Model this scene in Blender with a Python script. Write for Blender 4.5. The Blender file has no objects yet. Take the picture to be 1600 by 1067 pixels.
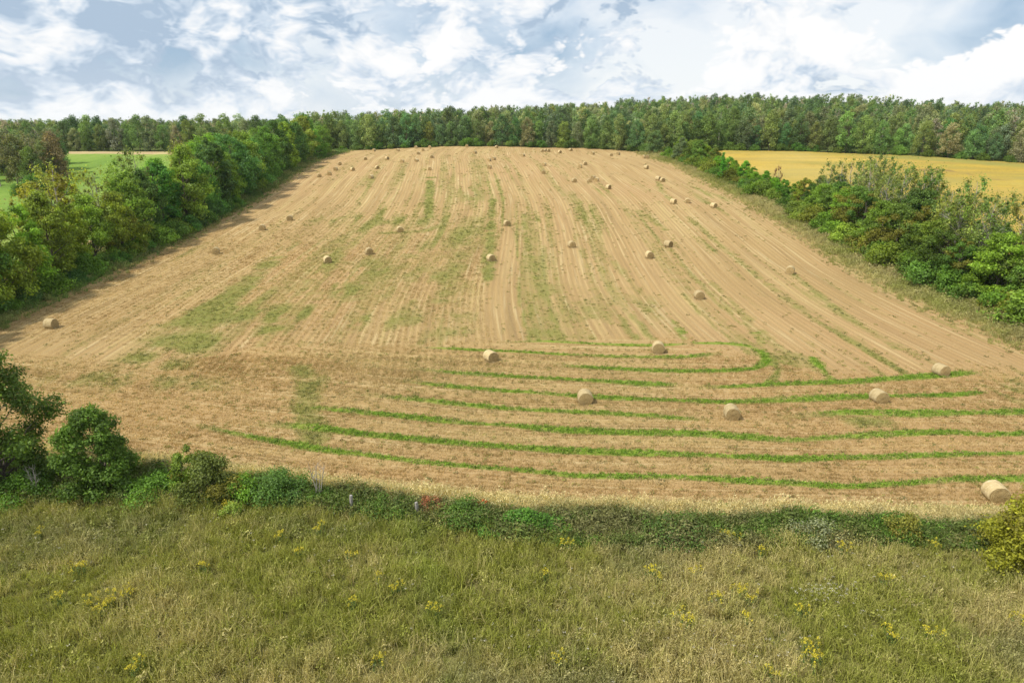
import bpy, math, random
import numpy as np
R = math.radians
scene = bpy.context.scene
rng = np.random.default_rng(11)

# ------------------------------------------------------------------ camera, sky, sun, exposure
CAM_H, PITCH = 22.0, 17.6
cam_d = bpy.data.cameras.new('camera'); cam_d.lens = 24; cam_d.sensor_width = 36
cam_d.clip_start = 0.5; cam_d.clip_end = 12000
cam = bpy.data.objects.new('camera', cam_d); scene.collection.objects.link(cam)
cam.location = (0, 0, CAM_H); cam.rotation_euler = (R(90 - PITCH), 0, 0)
scene.camera = cam
SUN_V = np.array([-0.66, -0.34, 0.98]); SUN_V /= np.linalg.norm(SUN_V)
SUN_EL = math.asin(SUN_V[2]); SUN_AZ = math.atan2(SUN_V[0], SUN_V[1])
sl = bpy.data.lights.new('sun', 'SUN'); sl.energy = 3.6; sl.angle = R(2.5); sl.color = (1.0, 0.945, 0.86)
so = bpy.data.objects.new('sun', sl); scene.collection.objects.link(so)
from mathutils import Vector
so.rotation_euler = Vector(SUN_V).to_track_quat('Z', 'Y').to_euler(); so.location = (-60, 20, 120)
scene.view_settings.view_transform = 'Standard'; scene.view_settings.look = 'None'
scene.view_settings.exposure = 0.42; scene.view_settings.gamma = 1.0
scene.view_settings.use_curve_mapping = False
scene.render.resolution_x = 1024; scene.render.resolution_y = 682
scene.cycles.max_bounces = 4; scene.cycles.volume_bounces = 1; scene.cycles.diffuse_bounces = 3; scene.cycles.glossy_bounces = 1; scene.cycles.transmission_bounces = 3; scene.cycles.transparent_max_bounces = 2

def nd(nt, t, **kw):
    n = nt.nodes.new(t)
    for k, v in kw.items(): setattr(n, k, v)
    return n
def setin(n, **kw):
    for k, v in kw.items(): n.inputs[k.replace('_', ' ')].default_value = v
def ramp(nt, fac, stops):
    r = nt.nodes.new('ShaderNodeValToRGB')
    e = r.color_ramp.elements
    while len(e) > 2: e.remove(e[-1])
    for i, (p, c) in enumerate(stops):
        if i < 2: e[i].position = p; e[i].color = (*c, 1) if len(c) == 3 else c
        else:
            q = e.new(p); q.color = (*c, 1) if len(c) == 3 else c
    nt.links.new(fac, r.inputs[0]); return r.outputs[0]
def mathn(nt, op, a, b=None, c=None, clamp=False):
    n = nt.nodes.new('ShaderNodeMath'); n.operation = op; n.use_clamp = clamp
    for i, v in enumerate((a, b, c)):
        if v is None: continue
        if isinstance(v, (int, float)): n.inputs[i].default_value = v
        else: nt.links.new(v, n.inputs[i])
    return n.outputs[0]
def mixc(nt, fac, a, b, blend='MIX'):
    n = nt.nodes.new('ShaderNodeMix'); n.data_type = 'RGBA'; n.blend_type = blend
    for s, v in ((n.inputs[0], fac), (n.inputs[6], a), (n.inputs[7], b)):
        if isinstance(v, (int, float)): s.default_value = v
        elif isinstance(v, tuple): s.default_value = (*v, 1) if len(v) == 3 else v
        else: nt.links.new(v, s)
    return n.outputs[2]
def noise(nt, vec, scale, detail=4, rough=0.55, dist=0.0, dims='3D'):
    n = nt.nodes.new('ShaderNodeTexNoise'); n.noise_dimensions = dims
    setin(n, Scale=scale, Detail=detail, Roughness=rough, Distortion=dist)
    if vec is not None: nt.links.new(vec, n.inputs['Vector'])
    return n.outputs['Fac']
def vmul(nt, vec, v):
    n = nt.nodes.new('ShaderNodeVectorMath'); n.operation = 'MULTIPLY'
    nt.links.new(vec, n.inputs[0]); n.inputs[1].default_value = v; return n.outputs[0]
def vadd(nt, vec, v):
    n = nt.nodes.new('ShaderNodeVectorMath'); n.operation = 'ADD'
    nt.links.new(vec, n.inputs[0])
    if isinstance(v, tuple): n.inputs[1].default_value = v
    else: nt.links.new(v, n.inputs[1])
    return n.outputs[0]

CLOUD_O = (1.1, 2.6, 0.9); COV = 0.075
def make_world():
    w = bpy.data.worlds.new('World'); scene.world = w; w.use_nodes = True
    nt = w.node_tree; nt.nodes.clear(); L = nt.links
    out = nd(nt, 'ShaderNodeOutputWorld'); bg = nd(nt, 'ShaderNodeBackground')
    sky = nd(nt, 'ShaderNodeTexSky', sky_type='NISHITA', sun_disc=False)
    sky.sun_elevation = SUN_EL; sky.sun_rotation = SUN_AZ; sky.air_density = 1.0; sky.dust_density = 0.6
    skyc = mixc(nt, 1.0, sky.outputs[0], (0.1, 0.1, 0.1), 'MULTIPLY')
    tc = nd(nt, 'ShaderNodeTexCoord'); d = tc.outputs['Generated']
    p = vmul(nt, d, (1.0, 1.0, 1.75))
    sep = nd(nt, 'ShaderNodeSeparateXYZ'); L.new(d, sep.inputs[0])
    # billows: warped fbm plus inverted cells for cauliflower tops; a second sample higher up tells shaded undersides from sunlit tops
    wn = nd(nt, 'ShaderNodeTexNoise'); setin(wn, Scale=6.0, Detail=3, Roughness=0.55); L.new(p, wn.inputs['Vector'])
    pw = vadd(nt, p, vmul(nt, wn.outputs['Color'], (0.11, 0.11, 0.11)))
    def dens(off, det):
        q = vadd(nt, pw, off)
        v = nd(nt, 'ShaderNodeTexVoronoi'); v.feature = 'F1'; setin(v, Scale=10.0, Detail=3.0, Roughness=0.6, Lacunarity=2.3); L.new(q, v.inputs['Vector'])
        return mathn(nt, 'SUBTRACT', noise(nt, q, 3.6, det, 0.55), mathn(nt, 'MULTIPLY', v.outputs['Distance'], 0.30))
    o = CLOUD_O
    n0 = dens(o, 6)
    n1 = dens((o[0] - 0.03, o[1], o[2] + 0.07), 4)
    big = noise(nt, vadd(nt, pw, (3.1, 7.7, 1.3)), 3.4, 5, 0.5)
    under = mathn(nt, 'ADD', mathn(nt, 'MULTIPLY', mathn(nt, 'SUBTRACT', n0, n1), 3.0),
                  mathn(nt, 'MULTIPLY', mathn(nt, 'SUBTRACT', big, 0.5), 1.8))
    lit = mathn(nt, 'ADD', under, 0.50, clamp=True)
    cloud = ramp(nt, lit, [(0.05, (0.33, 0.42, 0.53)), (0.32, (0.48, 0.555, 0.64)), (0.52, (0.62, 0.66, 0.705)), (0.68, (0.70, 0.715, 0.73)), (0.90, (0.755, 0.757, 0.76))])
    # a grey blue deck higher up shows between the cumulus
    deck = ramp(nt, noise(nt, vadd(nt, pw, (9.3, 2.2, 5.5)), 4.5, 5, 0.55), [(0.34, (0.27, 0.38, 0.51)), (0.48, (0.50, 0.575, 0.66)), (0.60, (0.70, 0.72, 0.74))])
    deck = mixc(nt, 0.12, deck, skyc)
    cover = ramp(nt, n0, [(COV, (0, 0, 0)), (COV + 0.055, (1, 1, 1))])
    col = mixc(nt, cover, deck, cloud)
    # bright milky air low over the horizon
    low = ramp(nt, sep.outputs[2], [(0.0, (1, 1, 1)), (0.09, (0, 0, 0))])
    col = mixc(nt, mathn(nt, 'MULTIPLY', low, 0.3), col, (0.72, 0.74, 0.76))
    L.new(col, bg.inputs[0]); bg.inputs[1].default_value = 1.0
    L.new(bg.outputs[0], out.inputs[0])
    w.cycles.sampling_method = 'MANUAL'; w.cycles.sample_map_resolution = 512
make_world()

# ------------------------------------------------------------------ terrain
_ky = np.array([-400, 0, 22, 36, 56, 82, 114, 172, 220, 258, 285, 330, 420, 620, 1200, 4500], float)
_kz = np.array([1.6, 1.6, 1.5, 1.0, 0.3, 1.6, 3.1, 7.7, 11.0, 13.0, 13.7, 14.1, 14.6, 13.5, 8, -10.0])
_yy = np.arange(-400, 4500, 1.0); _zz = np.interp(_yy, _ky, _kz)
_k = np.exp(-0.5 * (np.arange(-36, 37) / 12.0) ** 2); _k /= _k.sum()
_zz = np.convolve(np.pad(_zz, 36, mode='edge'), _k, 'valid')
def sstep(a, b, x):
    t = np.clip((x - a) / (b - a), 0, 1); return t * t * (3 - 2 * t)
def G(x, y):
    x = np.asarray(x, float); y = np.asarray(y, float)
    z = np.interp(y, _yy, _zz)
    z = z - 1.6 * sstep(20, 75, -x) * sstep(90, 240, y) - 2.0 * sstep(75, 170, -x) * sstep(60, 160, y) * (1 - sstep(200, 300, y))
    z = z + 10.0 * np.exp(-((x - 150) / 140.0) ** 2) * sstep(285, 430, y)
    z = z + 0.10 * np.sin(x * 0.13 + 1.0) * np.sin(y * 0.11) + 0.06 * np.sin(x * 0.31 + y * 0.23)
    return z
def at(px, py):
    """ground points (N,3) seen at photograph pixels (1600 x 1067)"""
    px = np.atleast_1d(np.asarray(px, float)); py = np.atleast_1d(np.asarray(py, float))
    f = 1600 * 24 / 36.0; cp, sp = math.cos(R(PITCH)), math.sin(R(PITCH))
    u = (px - 800) / f; v = (533.5 - py) / f
    dx = u; dy = cp + v * sp; dz = -sp + v * cp
    t = np.full(px.shape, 12.0); hit = np.zeros(px.shape, bool); T = t.copy()
    prev = t.copy()
    while t.max() < 900 and not hit.all():
        tn = t * 1.006
        below = (CAM_H + dz * tn) < G(dx * tn, dy * tn)
        new = below & ~hit
        lo, hi = t[new].copy(), tn[new].copy()
        if new.any():
            for _ in range(20):
                m = (lo + hi) / 2
                b = (CAM_H + dz[new] * m) < G(dx[new] * m, dy[new] * m)
                hi = np.where(b, m, hi); lo = np.where(b, lo, m)
            T[new] = hi; hit |= new
        t = tn
    T[~hit] = 290.0
    x, y = dx * T, dy * T
    return np.stack([x, y, G(x, y)], 1)
def pts(s):
    a = np.array([tuple(map(float, q.split(','))) for q in s.split()]); return at(a[:, 0], a[:, 1])

# ------------------------------------------------------------------ numpy noise
_perm = np.random.default_rng(5).random((256, 256))
def vnoise(x, y):
    xi = np.floor(x).astype(int); yi = np.floor(y).astype(int)
    fx = x - xi; fy = y - yi; fx = fx * fx * (3 - 2 * fx); fy = fy * fy * (3 - 2 * fy)
    g = lambda a, b: _perm[a & 255, b & 255]
    return (g(xi, yi) * (1 - fx) + g(xi + 1, yi) * fx) * (1 - fy) + (g(xi, yi + 1) * (1 - fx) + g(xi + 1, yi + 1) * fx) * fy
def fbm(x, y, o=4):
    s = 0; a = 0.5; t = 0
    for i in range(o):
        s = s + a * vnoise(x * 2 ** i + 17.3 * i, y * 2 ** i + 9.1 * i); t += a; a *= 0.5
    return s / t

# ------------------------------------------------------------------ mesh helpers
COL = scene.collection
def mk_mesh(name, V, F, mats=(), attrs=None, smooth=False, fmat=None):
    """V (N,3); F (M,k) int array, or a list of such arrays"""
    me = bpy.data.meshes.new(name)
    V = np.asarray(V, np.float32); Fs = F if isinstance(F, list) else [F]
    Fs = [np.asarray(f, np.int32) for f in Fs if len(f)]
    me.vertices.add(len(V)); me.vertices.foreach_set('co', V.ravel())
    if Fs:
        nl = sum(f.size for f in Fs); nf = sum(len(f) for f in Fs)
        me.loops.add(nl); me.loops.foreach_set('vertex_index', np.concatenate([f.ravel() for f in Fs]))
        me.polygons.add(nf)
        tot = np.concatenate([np.full(len(f), f.shape[1], np.int32) for f in Fs])
        st = np.concatenate([[0], np.cumsum(tot)[:-1]]).astype(np.int32)
        me.polygons.foreach_set('loop_start', st); me.polygons.foreach_set('loop_total', tot)
        if smooth: me.polygons.foreach_set('use_smooth', np.ones(nf, bool))
        if fmat is not None: me.polygons.foreach_set('material_index', np.asarray(fmat, np.int32))
    for m in mats: me.materials.append(m)
    for k, a in (attrs or {}).items():
        a = np.asarray(a)
        if a.dtype.kind == 'i':
            at_ = me.attributes.new(k, 'INT', 'POINT'); at_.data.foreach_set('value', a.astype(np.int32))
        elif a.ndim == 1:
            at_ = me.attributes.new(k, 'FLOAT', 'POINT'); at_.data.foreach_set('value', a.astype(np.float32))
        else:
            at_ = me.attributes.new(k, 'FLOAT_VECTOR', 'POINT'); at_.data.foreach_set('vector', a.astype(np.float32).ravel())
    me.update(calc_edges=True); me.validate()
    return me
def link(name, data, parent=None, loc=None, rot=None, scale=None, color=None):
    o = bpy.data.objects.new(name, data); COL.objects.link(o)
    if parent: o.parent = parent
    if loc is not None: o.location = loc
    if rot is not None: o.rotation_euler = rot
    if scale is not None: o.scale = scale if hasattr(scale, '__len__') else (scale,) * 3
    if color is not None: o.color = color
    return o
def tag(o, label=None, cat=None, group=None, kind=None):
    if label: o['label'] = label
    if cat: o['category'] = cat
    if group: o['group'] = group
    if kind: o['kind'] = kind
    return o
class Acc:
    def __init__(s): s.V = []; s.F = {}; s.A = {}; s.n = 0
    def add(s, V, F, **attrs):
        V = np.asarray(V, float); s.V.append(V)
        for f in (F if isinstance(F, list) else [F]):
            f = np.asarray(f, int); s.F.setdefault(f.shape[1], []).append(f + s.n)
        for k, a in attrs.items():
            a = np.asarray(a, float)
            s.A.setdefault(k, []).append(np.broadcast_to(a, (len(V),) + a.shape[1:] if a.ndim > 1 else (len(V),)).copy())
        s.n += len(V)
    def mesh(s, name, mats, smooth=False, **kw):
        return mk_mesh(name, np.concatenate(s.V), [np.concatenate(f) for f in s.F.values()], mats,
                       {k: np.concatenate(a) for k, a in s.A.items()}, smooth, **kw)
def tube(P, rad, sides=6):
    P = np.asarray(P, float); n = len(P); rad = np.broadcast_to(np.asarray(rad, float), (n,))
    T = np.gradient(P, axis=0); T /= np.linalg.norm(T, axis=1)[:, None] + 1e-9
    ref = np.array([0.31, 0.95, 0.05]) if abs(T[0, 2]) > 0.7 else np.array([0, 0, 1.0])
    A = np.cross(T, ref); A /= np.linalg.norm(A, axis=1)[:, None] + 1e-9
    B = np.cross(T, A); an = np.linspace(0, 2 * math.pi, sides, endpoint=False)
    V = (P[:, None] + rad[:, None, None] * (np.cos(an)[None, :, None] * A[:, None] + np.sin(an)[None, :, None] * B[:, None])).reshape(-1, 3)
    i = np.arange(n - 1)[:, None] * sides; j = np.arange(sides)[None]; k = (j + 1) % sides
    F = np.stack([i + j, i + k, i + sides + k, i + sides + j], -1).reshape(-1, 4)
    return V, F
def leaf_quads(P, N, L, W, rg):
    n = len(P); N = N / (np.linalg.norm(N, axis=1)[:, None] + 1e-9)
    t = np.cross(N, rg.normal(size=(n, 3))); t /= np.linalg.norm(t, axis=1)[:, None] + 1e-9
    b = np.cross(N, t); L = np.broadcast_to(L, (n,))[:, None]; W = np.broadcast_to(W, (n,))[:, None]
    f = N * W * 0.22
    V = np.stack([P - t * L / 2, P + b * W / 2 + f, P + t * L / 2, P - b * W / 2 + f], 1).reshape(-1, 3)
    F = np.arange(4 * n).reshape(n, 4)
    return V, F

# ------------------------------------------------------------------ materials
def new_mat(name):
    m = bpy.data.materials.new(name); m.use_nodes = True; nt = m.node_tree; nt.nodes.clear()
    out = nd(nt, 'ShaderNodeOutputMaterial'); return m, nt, out
def attr(nt, name, typ='GEOMETRY'):
    return nd(nt, 'ShaderNodeAttribute', attribute_name=name, attribute_type=typ)
def principled(nt, out, col, rough=0.8, spec=0.2, bump=None, bstr=0.5, bdist=0.1):
    p = nd(nt, 'ShaderNodeBsdfPrincipled'); setin(p, Roughness=rough); p.inputs['Specular IOR Level'].default_value = spec
    if isinstance(col, tuple): p.inputs['Base Color'].default_value = (*col, 1)
    else: nt.links.new(col, p.inputs['Base Color'])
    if bump is not None:
        b = nd(nt, 'ShaderNodeBump'); setin(b, Strength=bstr, Distance=bdist); nt.links.new(bump, b.inputs['Height'])
        nt.links.new(b.outputs[0], p.inputs['Normal'])
    nt.links.new(p.outputs[0], out.inputs[0]); return p
def leafy_output(nt, out, col, trans=0.42, rough=0.55, spec=0.25):
    p = nd(nt, 'ShaderNodeBsdfPrincipled'); setin(p, Roughness=rough); p.inputs['Specular IOR Level'].default_value = spec
    nt.links.new(col, p.inputs['Base Color'])
    t = nd(nt, 'ShaderNodeBsdfTranslucent')
    tcol = mixc(nt, 1.0, col, (1.25, 1.2, 0.6), 'MULTIPLY'); nt.links.new(tcol, t.inputs[0])
    mx = nd(nt, 'ShaderNodeMixShader'); mx.inputs[0].default_value = trans
    nt.links.new(p.outputs[0], mx.inputs[1]); nt.links.new(t.outputs[0], mx.inputs[2]); nt.links.new(mx.outputs[0], out.inputs[0])
def mat_leaf(name, inst=False):
    m, nt, out = new_mat(name)
    if inst: base = attr(nt, 'tint', 'INSTANCER').outputs['Color']; alpha = None
    else:
        oi = nd(nt, 'ShaderNodeObjectInfo'); base = oi.outputs['Color']; alpha = oi.outputs['Alpha']
    tl = attr(nt, 'leafv').outputs['Fac']; tc = attr(nt, 'clump').outputs['Fac']
    v = mathn(nt, 'MULTIPLY_ADD', tl, 1.7, 1.2)
    v = mathn(nt, 'MULTIPLY', v, mathn(nt, 'MULTIPLY_ADD', tc, 0.55, 0.72))
    c = base
    # single leaves lean towards yellow green, some clumps have turned
    c = mixc(nt, mathn(nt, 'MULTIPLY', tl, 0.30), c, mixc(nt, 1.0, base, (1.4, 1.15, 0.7), 'MULTIPLY'))
    if alpha is not None:
        turned = mathn(nt, 'LESS_THAN', tc, mathn(nt, 'MULTIPLY', mathn(nt, 'SUBTRACT', 1.0, alpha), 0.8))
        c = mixc(nt, mathn(nt, 'MULTIPLY', turned, 0.75), c, (0.155, 0.140, 0.022))
    vv = nd(nt, 'ShaderNodeCombineColor'); 
    for i in range(3): nt.links.new(v, vv.inputs[i])
    c = mixc(nt, 1.0, c, vv.outputs[0], 'MULTIPLY')
    leafy_output(nt, out, c); return m
M = {}
M['leaf'] = mat_leaf('leaf'); M['leaf_inst'] = mat_leaf('leaf_instanced', True)
def mat_bark(name, c0, c1):
    m, nt, out = new_mat(name); tc = nd(nt, 'ShaderNodeTexCoord')
    n = noise(nt, vmul(nt, tc.outputs['Object'], (6, 6, 1.3)), 2.0, 5, 0.65)
    principled(nt, out, ramp(nt, n, [(0.3, c0), (0.7, c1)]), 0.9, 0.1, n, 0.6, 0.03); return m
M['bark'] = mat_bark('grey_bark', (0.07, 0.055, 0.042), (0.20, 0.17, 0.14))
M['pale_bark'] = mat_bark('pale_bark', (0.22, 0.19, 0.16), (0.46, 0.43, 0.38))
M['post_wood'] = mat_bark('weathered_wood', (0.16, 0.14, 0.12), (0.42, 0.40, 0.37))
def mat_tuft(name, trans=0.3):
    m, nt, out = new_mat(name)
    base = attr(nt, 'tint', 'INSTANCER').outputs['Color']; v = attr(nt, 'leafv').outputs['Fac']
    s = mathn(nt, 'MULTIPLY_ADD', v, 0.8, 0.6)
    vv = nd(nt, 'ShaderNodeCombineColor')
    for i in range(3): nt.links.new(s, vv.inputs[i])
    c = mixc(nt, 1.0, base, vv.outputs[0], 'MULTIPLY')
    leafy_output(nt, out, c, trans, 0.6, 0.2); return m
M['tuft'] = mat_tuft('grass_blade')
def mat_plain(name, col, rough=0.7):
    m, nt, out = new_mat(name); tc = nd(nt, 'ShaderNodeTexCoord')
    n = noise(nt, tc.outputs['Object'], 9.0, 3)
    principled(nt, out, ramp(nt, n, [(0.3, tuple(0.75 * k for k in col)), (0.7, tuple(min(1, 1.2 * k) for k in col))]), rough, 0.15); return m
M['goldenrod'] = mat_plain('goldenrod_bloom', (0.54, 0.46, 0.04))
M['stem'] = mat_plain('weed_stem', (0.10, 0.16, 0.04))

# ------------------------------------------------------------------ field layout (ground coordinates)
def curve_xy(s, key=0):
    P = pts(s); o = np.argsort(P[:, key]); return P[o]
EDGE_L = curve_xy('0,506 80,468 150,438 220,405 300,368 345,344 385,322 420,299 450,279 480,259 505,247 530,241', 1)
EDGE_R = curve_xy('1600,514 1520,490 1440,455 1360,412 1300,375 1240,342 1190,311 1140,291 1100,270 1060,253 1025,244', 1)
FRONT = curve_xy('-330,640 -100,690 60,705 150,714 230,724 300,734 400,747 500,761 560,769 700,784 860,794 1000,799 1200,805 1400,809 1600,809 1850,808', 0)
MEADOW_TOP = curve_xy('-300,790 0,783 230,782 400,786 500,797 600,808 700,818 800,846 900,852 1100,856 1300,850 1450,852 1600,868 1850,880', 0)
def ext(c, y0, y1):   # extend an edge straight on
    a = c[0].copy(); a[1] = y0; b = c[-1].copy(); b[1] = y1
    a[0] = c[0, 0] + (c[0, 0] - c[2, 0]) / (c[0, 1] - c[2, 1]) * (y0 - c[0, 1]) * 0.6
    return np.vstack([a, c, b])
EDGE_L = ext(EDGE_L, 30, 330); EDGE_R = ext(EDGE_R, 30, 330)
_ey = np.arange(20, 340, 1.0); _ek = np.exp(-0.5 * (np.arange(-24, 25) / 9.0) ** 2); _ek /= _ek.sum()
def _sm(c): return np.convolve(np.pad(np.interp(_ey, c[:, 1], c[:, 0]), 24, mode='edge'), _ek, 'valid')
_exl, _exr = _sm(EDGE_L), _sm(EDGE_R)
xL = lambda y: np.interp(y, _ey, _exl)
xR = lambda y: np.interp(y, _ey, _exr)
yF = lambda x: np.interp(x, FRONT[:, 0], FRONT[:, 1])
yM = lambda x: np.interp(x, MEADOW_TOP[:, 0], MEADOW_TOP[:, 1])
FAR_EDGE = curve_xy('-200,238 90,237 300,237 480,238 560,235 640,231.5 760,229 880,231.5 960,235 1025,240 1090,238 1140,235.5 1250,237.5 1400,243 1500,249.5 1600,256 1800,270', 0)
yB = lambda x: np.interp(x, FAR_EDGE[:, 0], FAR_EDGE[:, 1])
TURN = curve_xy('-100,556 0,556 200,574 300,562 420,541 560,541 700,541 850,533 1085,533 1200,563 1300,588 1420,588 1540,579 1620,590', 0)
yT = lambda x: np.interp(x, TURN[:, 0], TURN[:, 1])
STRIPS = [  # (pixel polyline, half width m, strength)
 ('760,536 855,534 950,539 1025,540 1085,537', .38, .8), ('640,541 740,548 830,552 1000,559 1060,559 1130,553', .42, .9),
 ('860,572 960,577 1060,581 1130,580 1180,577 1205,568', .48, 1.0), ('640,577 780,588 860,592 960,598 1000,601 1065,602', .5, .95),
 ('1080,606 1150,605 1250,600 1330,597 1400,592 1450,588 1530,582', .55, 1.0),
 ('620,596 800,612 870,617 960,623 1060,627 1130,629 1200,626 1280,623 1350,621 1400,619 1470,618 1545,613', .5, 1.0),
 ('560,617 700,630 780,638 870,643 1000,650 1110,657', .5, .75), ('1210,654 1260,650 1330,645 1420,647 1600,644 1700,642', .65, .8),
 ('440,632 500,638 610,650 690,658 800,666 890,674 1000,677 1110,680 1190,686 1240,689 1310,683 1400,678 1480,675 1540,680 1700,678', .48, 1.0),
 ('400,662 480,668 560,678 640,686 700,692 800,700 920,706 1010,709 1130,714 1230,719 1310,716 1420,714 1500,711 1700,709', .50, .95),
 ('300,664 360,676 430,690 520,705 620,718 740,730 820,737 900,744 1000,746 1100,748 1200,754 1290,760 1340,761 1420,755 1480,749 1700,750', .46, .95),
 ('200,712 300,722 400,735 520,751 640,768 760,778 880,785 1000,788 1200,795 1400,797 1700,793', .35, .55)]
_S = [(curve_xy(s, 0), w, k) for s, w, k in STRIPS]
ARCS = [(pts('1085,537 1130,537 1165,540 1190,550 1197,562 1195,570 1180,576 1150,580'), .45, 1.0),
        (pts('1195,548 1205,562 1215,578 1212,590 1195,602'), .4, .5), (pts('1180,522 1195,545 1205,570'), .5, .6),
        (pts('1270,560 1290,585 1300,596'), .5, .7), (pts('1050,500 1065,520 1070,534'), .5, .55),
        (pts('470,575 482,600 478,640 490,690'), 1.0, .65), (pts('215,560 250,540 300,525 330,500 350,480 400,430 430,405'), 1.5, .62),
        (pts('672,283 671,300 670,340'), .9, .85), (pts('770,312 768,345 765,400 762,440'), .8, .75), (pts('818,335 822,370 835,420 850,470'), .7, .6),
        (pts('690,470 720,400 735,350'), 1.4, .5), (pts('893,300 903,330 905,345'), .9, .5), (pts('560,470 610,430 640,400'), 1.5, .45),
        (pts('1000,330 1040,360'), .8, .5), (pts('1075,340 1110,370 1180,430 1260,490'), .6, .5), (pts('1240,430 1330,500 1400,545'), .6, .55),
        (pts('1050,315 1035,300 1028,285'), .8, .5), (pts('1110,440 1180,510 1230,560'), .6, .45), (pts('950,400 1000,460'), .6, .4),
        (pts('600,365 660,362 700,350'), 1.2, .55)]
BLOBS = [(330, 488, 7, 7, .65), (295, 535, 5, 4, .7), (440, 492, 8, 5, .75), (520, 455, 7, 6, .5), (430, 515, 6, 3, .6), (640, 460, 6, 8, .4),
         (560, 345, 12, 9, .4), (640, 345, 8, 8, .45), (720, 370, 5, 14, .4), (730, 520, 9, 4, .4), (840, 520, 8, 4, .35), (480, 620, 2.0, 7, .5),
         (740, 300, 6, 26, .35), (150, 590, 6, 3, .35), (230, 570, 6, 2.5, .4), (680, 500, 10, 4, .35), (1240, 560, 4, 3, .3), (1330, 660, 5, 1.6, .45), (1570, 610, 4, 5, .4), (670, 278, 2.2, 1.2, 1.1), (380, 460, 9, 10, .45), (470, 430, 9, 12, .4), (600, 420, 10, 14, .38), (700, 430, 8, 16, .36), (560, 500, 12, 6, .42), (250, 600, 8, 3, .35), (900, 490, 9, 8, .3), (1000, 480, 8, 8, .3), (850, 440, 7, 14, .3), (760, 360, 10, 25, .3)]
_B = [(at(a, b)[0], rx, ry, k) for a, b, rx, ry, k in BLOBS]
def row_u(x, y):
    l, r = xL(y), xR(y); return (x - l) / (r - l) * 116.0
def green_mask(x, y, parts=False):
    jit = (fbm(x * 0.22, y * 0.5, 3) - 0.5) * 0.8
    g = np.zeros_like(x)
    brk = sstep(0.22, 0.55, fbm(x * 0.09 + 40, y * 0.5, 3))
    for c, w, k in _S:
        w = w * (0.62 + 0.8 * vnoise(x * 0.21 + 50 * c[0, 1], y * 0.02))
        d = np.abs(y + jit * 0.4 - np.interp(x, c[:, 0], c[:, 1]))
        fade = sstep(c[0, 0] - 3, c[0, 0] + 7, x) * (1 - sstep(c[-1, 0] - 3, c[-1, 0] + 1.5, x))
        g = np.maximum(g, (1 - sstep(w * 0.40, w * 1.45, d)) * k * fade * (0.62 + 0.38 * brk))
    st = g.copy()
    for P, w, k in ARCS:
        dm = np.full(x.shape, 1e9)
        near = (x > P[:, 0].min() - 4) & (x < P[:, 0].max() + 4) & (y > P[:, 1].min() - 4) & (y < P[:, 1].max() + 4)
        xs, ys = x[near], y[near]; d2 = np.full(xs.shape, 1e9)
        for i in range(len(P) - 1):
            a, b = P[i, :2], P[i + 1, :2]; ab = b - a
            t = np.clip(((xs - a[0]) * ab[0] + (ys - a[1]) * ab[1]) / (ab @ ab + 1e-9), 0, 1)
            d2 = np.minimum(d2, np.hypot(xs - a[0] - t * ab[0], ys - a[1] - t * ab[1]))
        dm[near] = d2
        q_ = (1 - sstep(w * 0.3, w * 1.9, dm + jit)) * k * (0.55 + 0.45 * brk); g = np.maximum(g, q_)
        if w <= 0.5: st = np.maximum(st, q_)
    patch = fbm(row_u(x, y) * 0.55, y * 0.13, 4)
    for p, rx, ry, k in _B:
        q = ((x - p[0]) / rx) ** 2 + ((y - p[1]) / ry) ** 2
        g = np.maximum(g, np.exp(-q * 1.4) * k * (0.25 + 1.5 * sstep(0.35, 0.7, patch)))
    up = y > yT(x)
    ru = row_u(x, y)
    line = fbm(ru * 0.42 + 3, y * 0.018, 3)
    lines = sstep(0.56, 0.75, line) * sstep(0.3, 0.65, fbm(ru * 0.2 + 90, y * 0.06, 3)) * (1 - 0.6 * sstep(150, 230, y))
    g = np.maximum(g, np.where(up, lines * 0.62, 0))
    fine_l = sstep(0.60, 0.72, fbm(ru * 1.15 + 31, y * 0.014, 2)) * sstep(0.35, 0.6, fbm(ru * 0.12 + 5, y * 0.03 + 8, 3)) * (0.4 + 0.6 * np.exp(-((ru - 62) / 34) ** 2))
    g = np.maximum(g, np.where(up, fine_l * 0.6 * (1 - 0.5 * sstep(170, 250, y)), 0))
    bands = (0.07 + 0.33 * sstep(0.46, 0.66, fbm(ru * 0.42 + 12, y * 0.010, 3))) * np.exp(-((ru - 52) / 42) ** 4) * (1 - 0.45 * sstep(190, 270, y))
    g = np.maximum(g, np.where(up, bands * (0.6 + 0.8 * patch), 0.06 + 0.12 * patch))
    # the right headland is greener towards the hedge
    g = np.maximum(g, (1 - sstep(1, 8, xR(y) - x)) * 0.5 * np.where(up, 1, 0.5))
    if parts: return np.clip(g, 0, 1), np.clip(st, 0, 1)
    return np.clip(g, 0, 1)

# ------------------------------------------------------------------ ground sheets
def grid_sheet(xs, ys, keep=None, dz=0.0):
    X, Y = np.meshgrid(xs, ys); n, m = X.shape
    V = np.stack([X, Y, G(X, Y) + dz], -1).reshape(-1, 3)
    i = np.arange(n - 1)[:, None] * m + np.arange(m - 1)[None]; i = i.ravel()
    F = np.stack([i, i + 1, i + m + 1, i + m], 1)
    if keep is not None:
        c = V[F].mean(1); F = F[keep(c[:, 0], c[:, 1])]
        used = np.unique(F); mp = np.full(len(V), -1); mp[used] = np.arange(len(used)); V = V[used]; F = mp[F]
    return V, F
def graded(a, b, d0, d1):
    out = [a]; 
    while out[-1] < b:
        t = (out[-1] - a) / (b - a); out.append(out[-1] + d0 + (d1 - d0) * t)
    return np.array(out)

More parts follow.
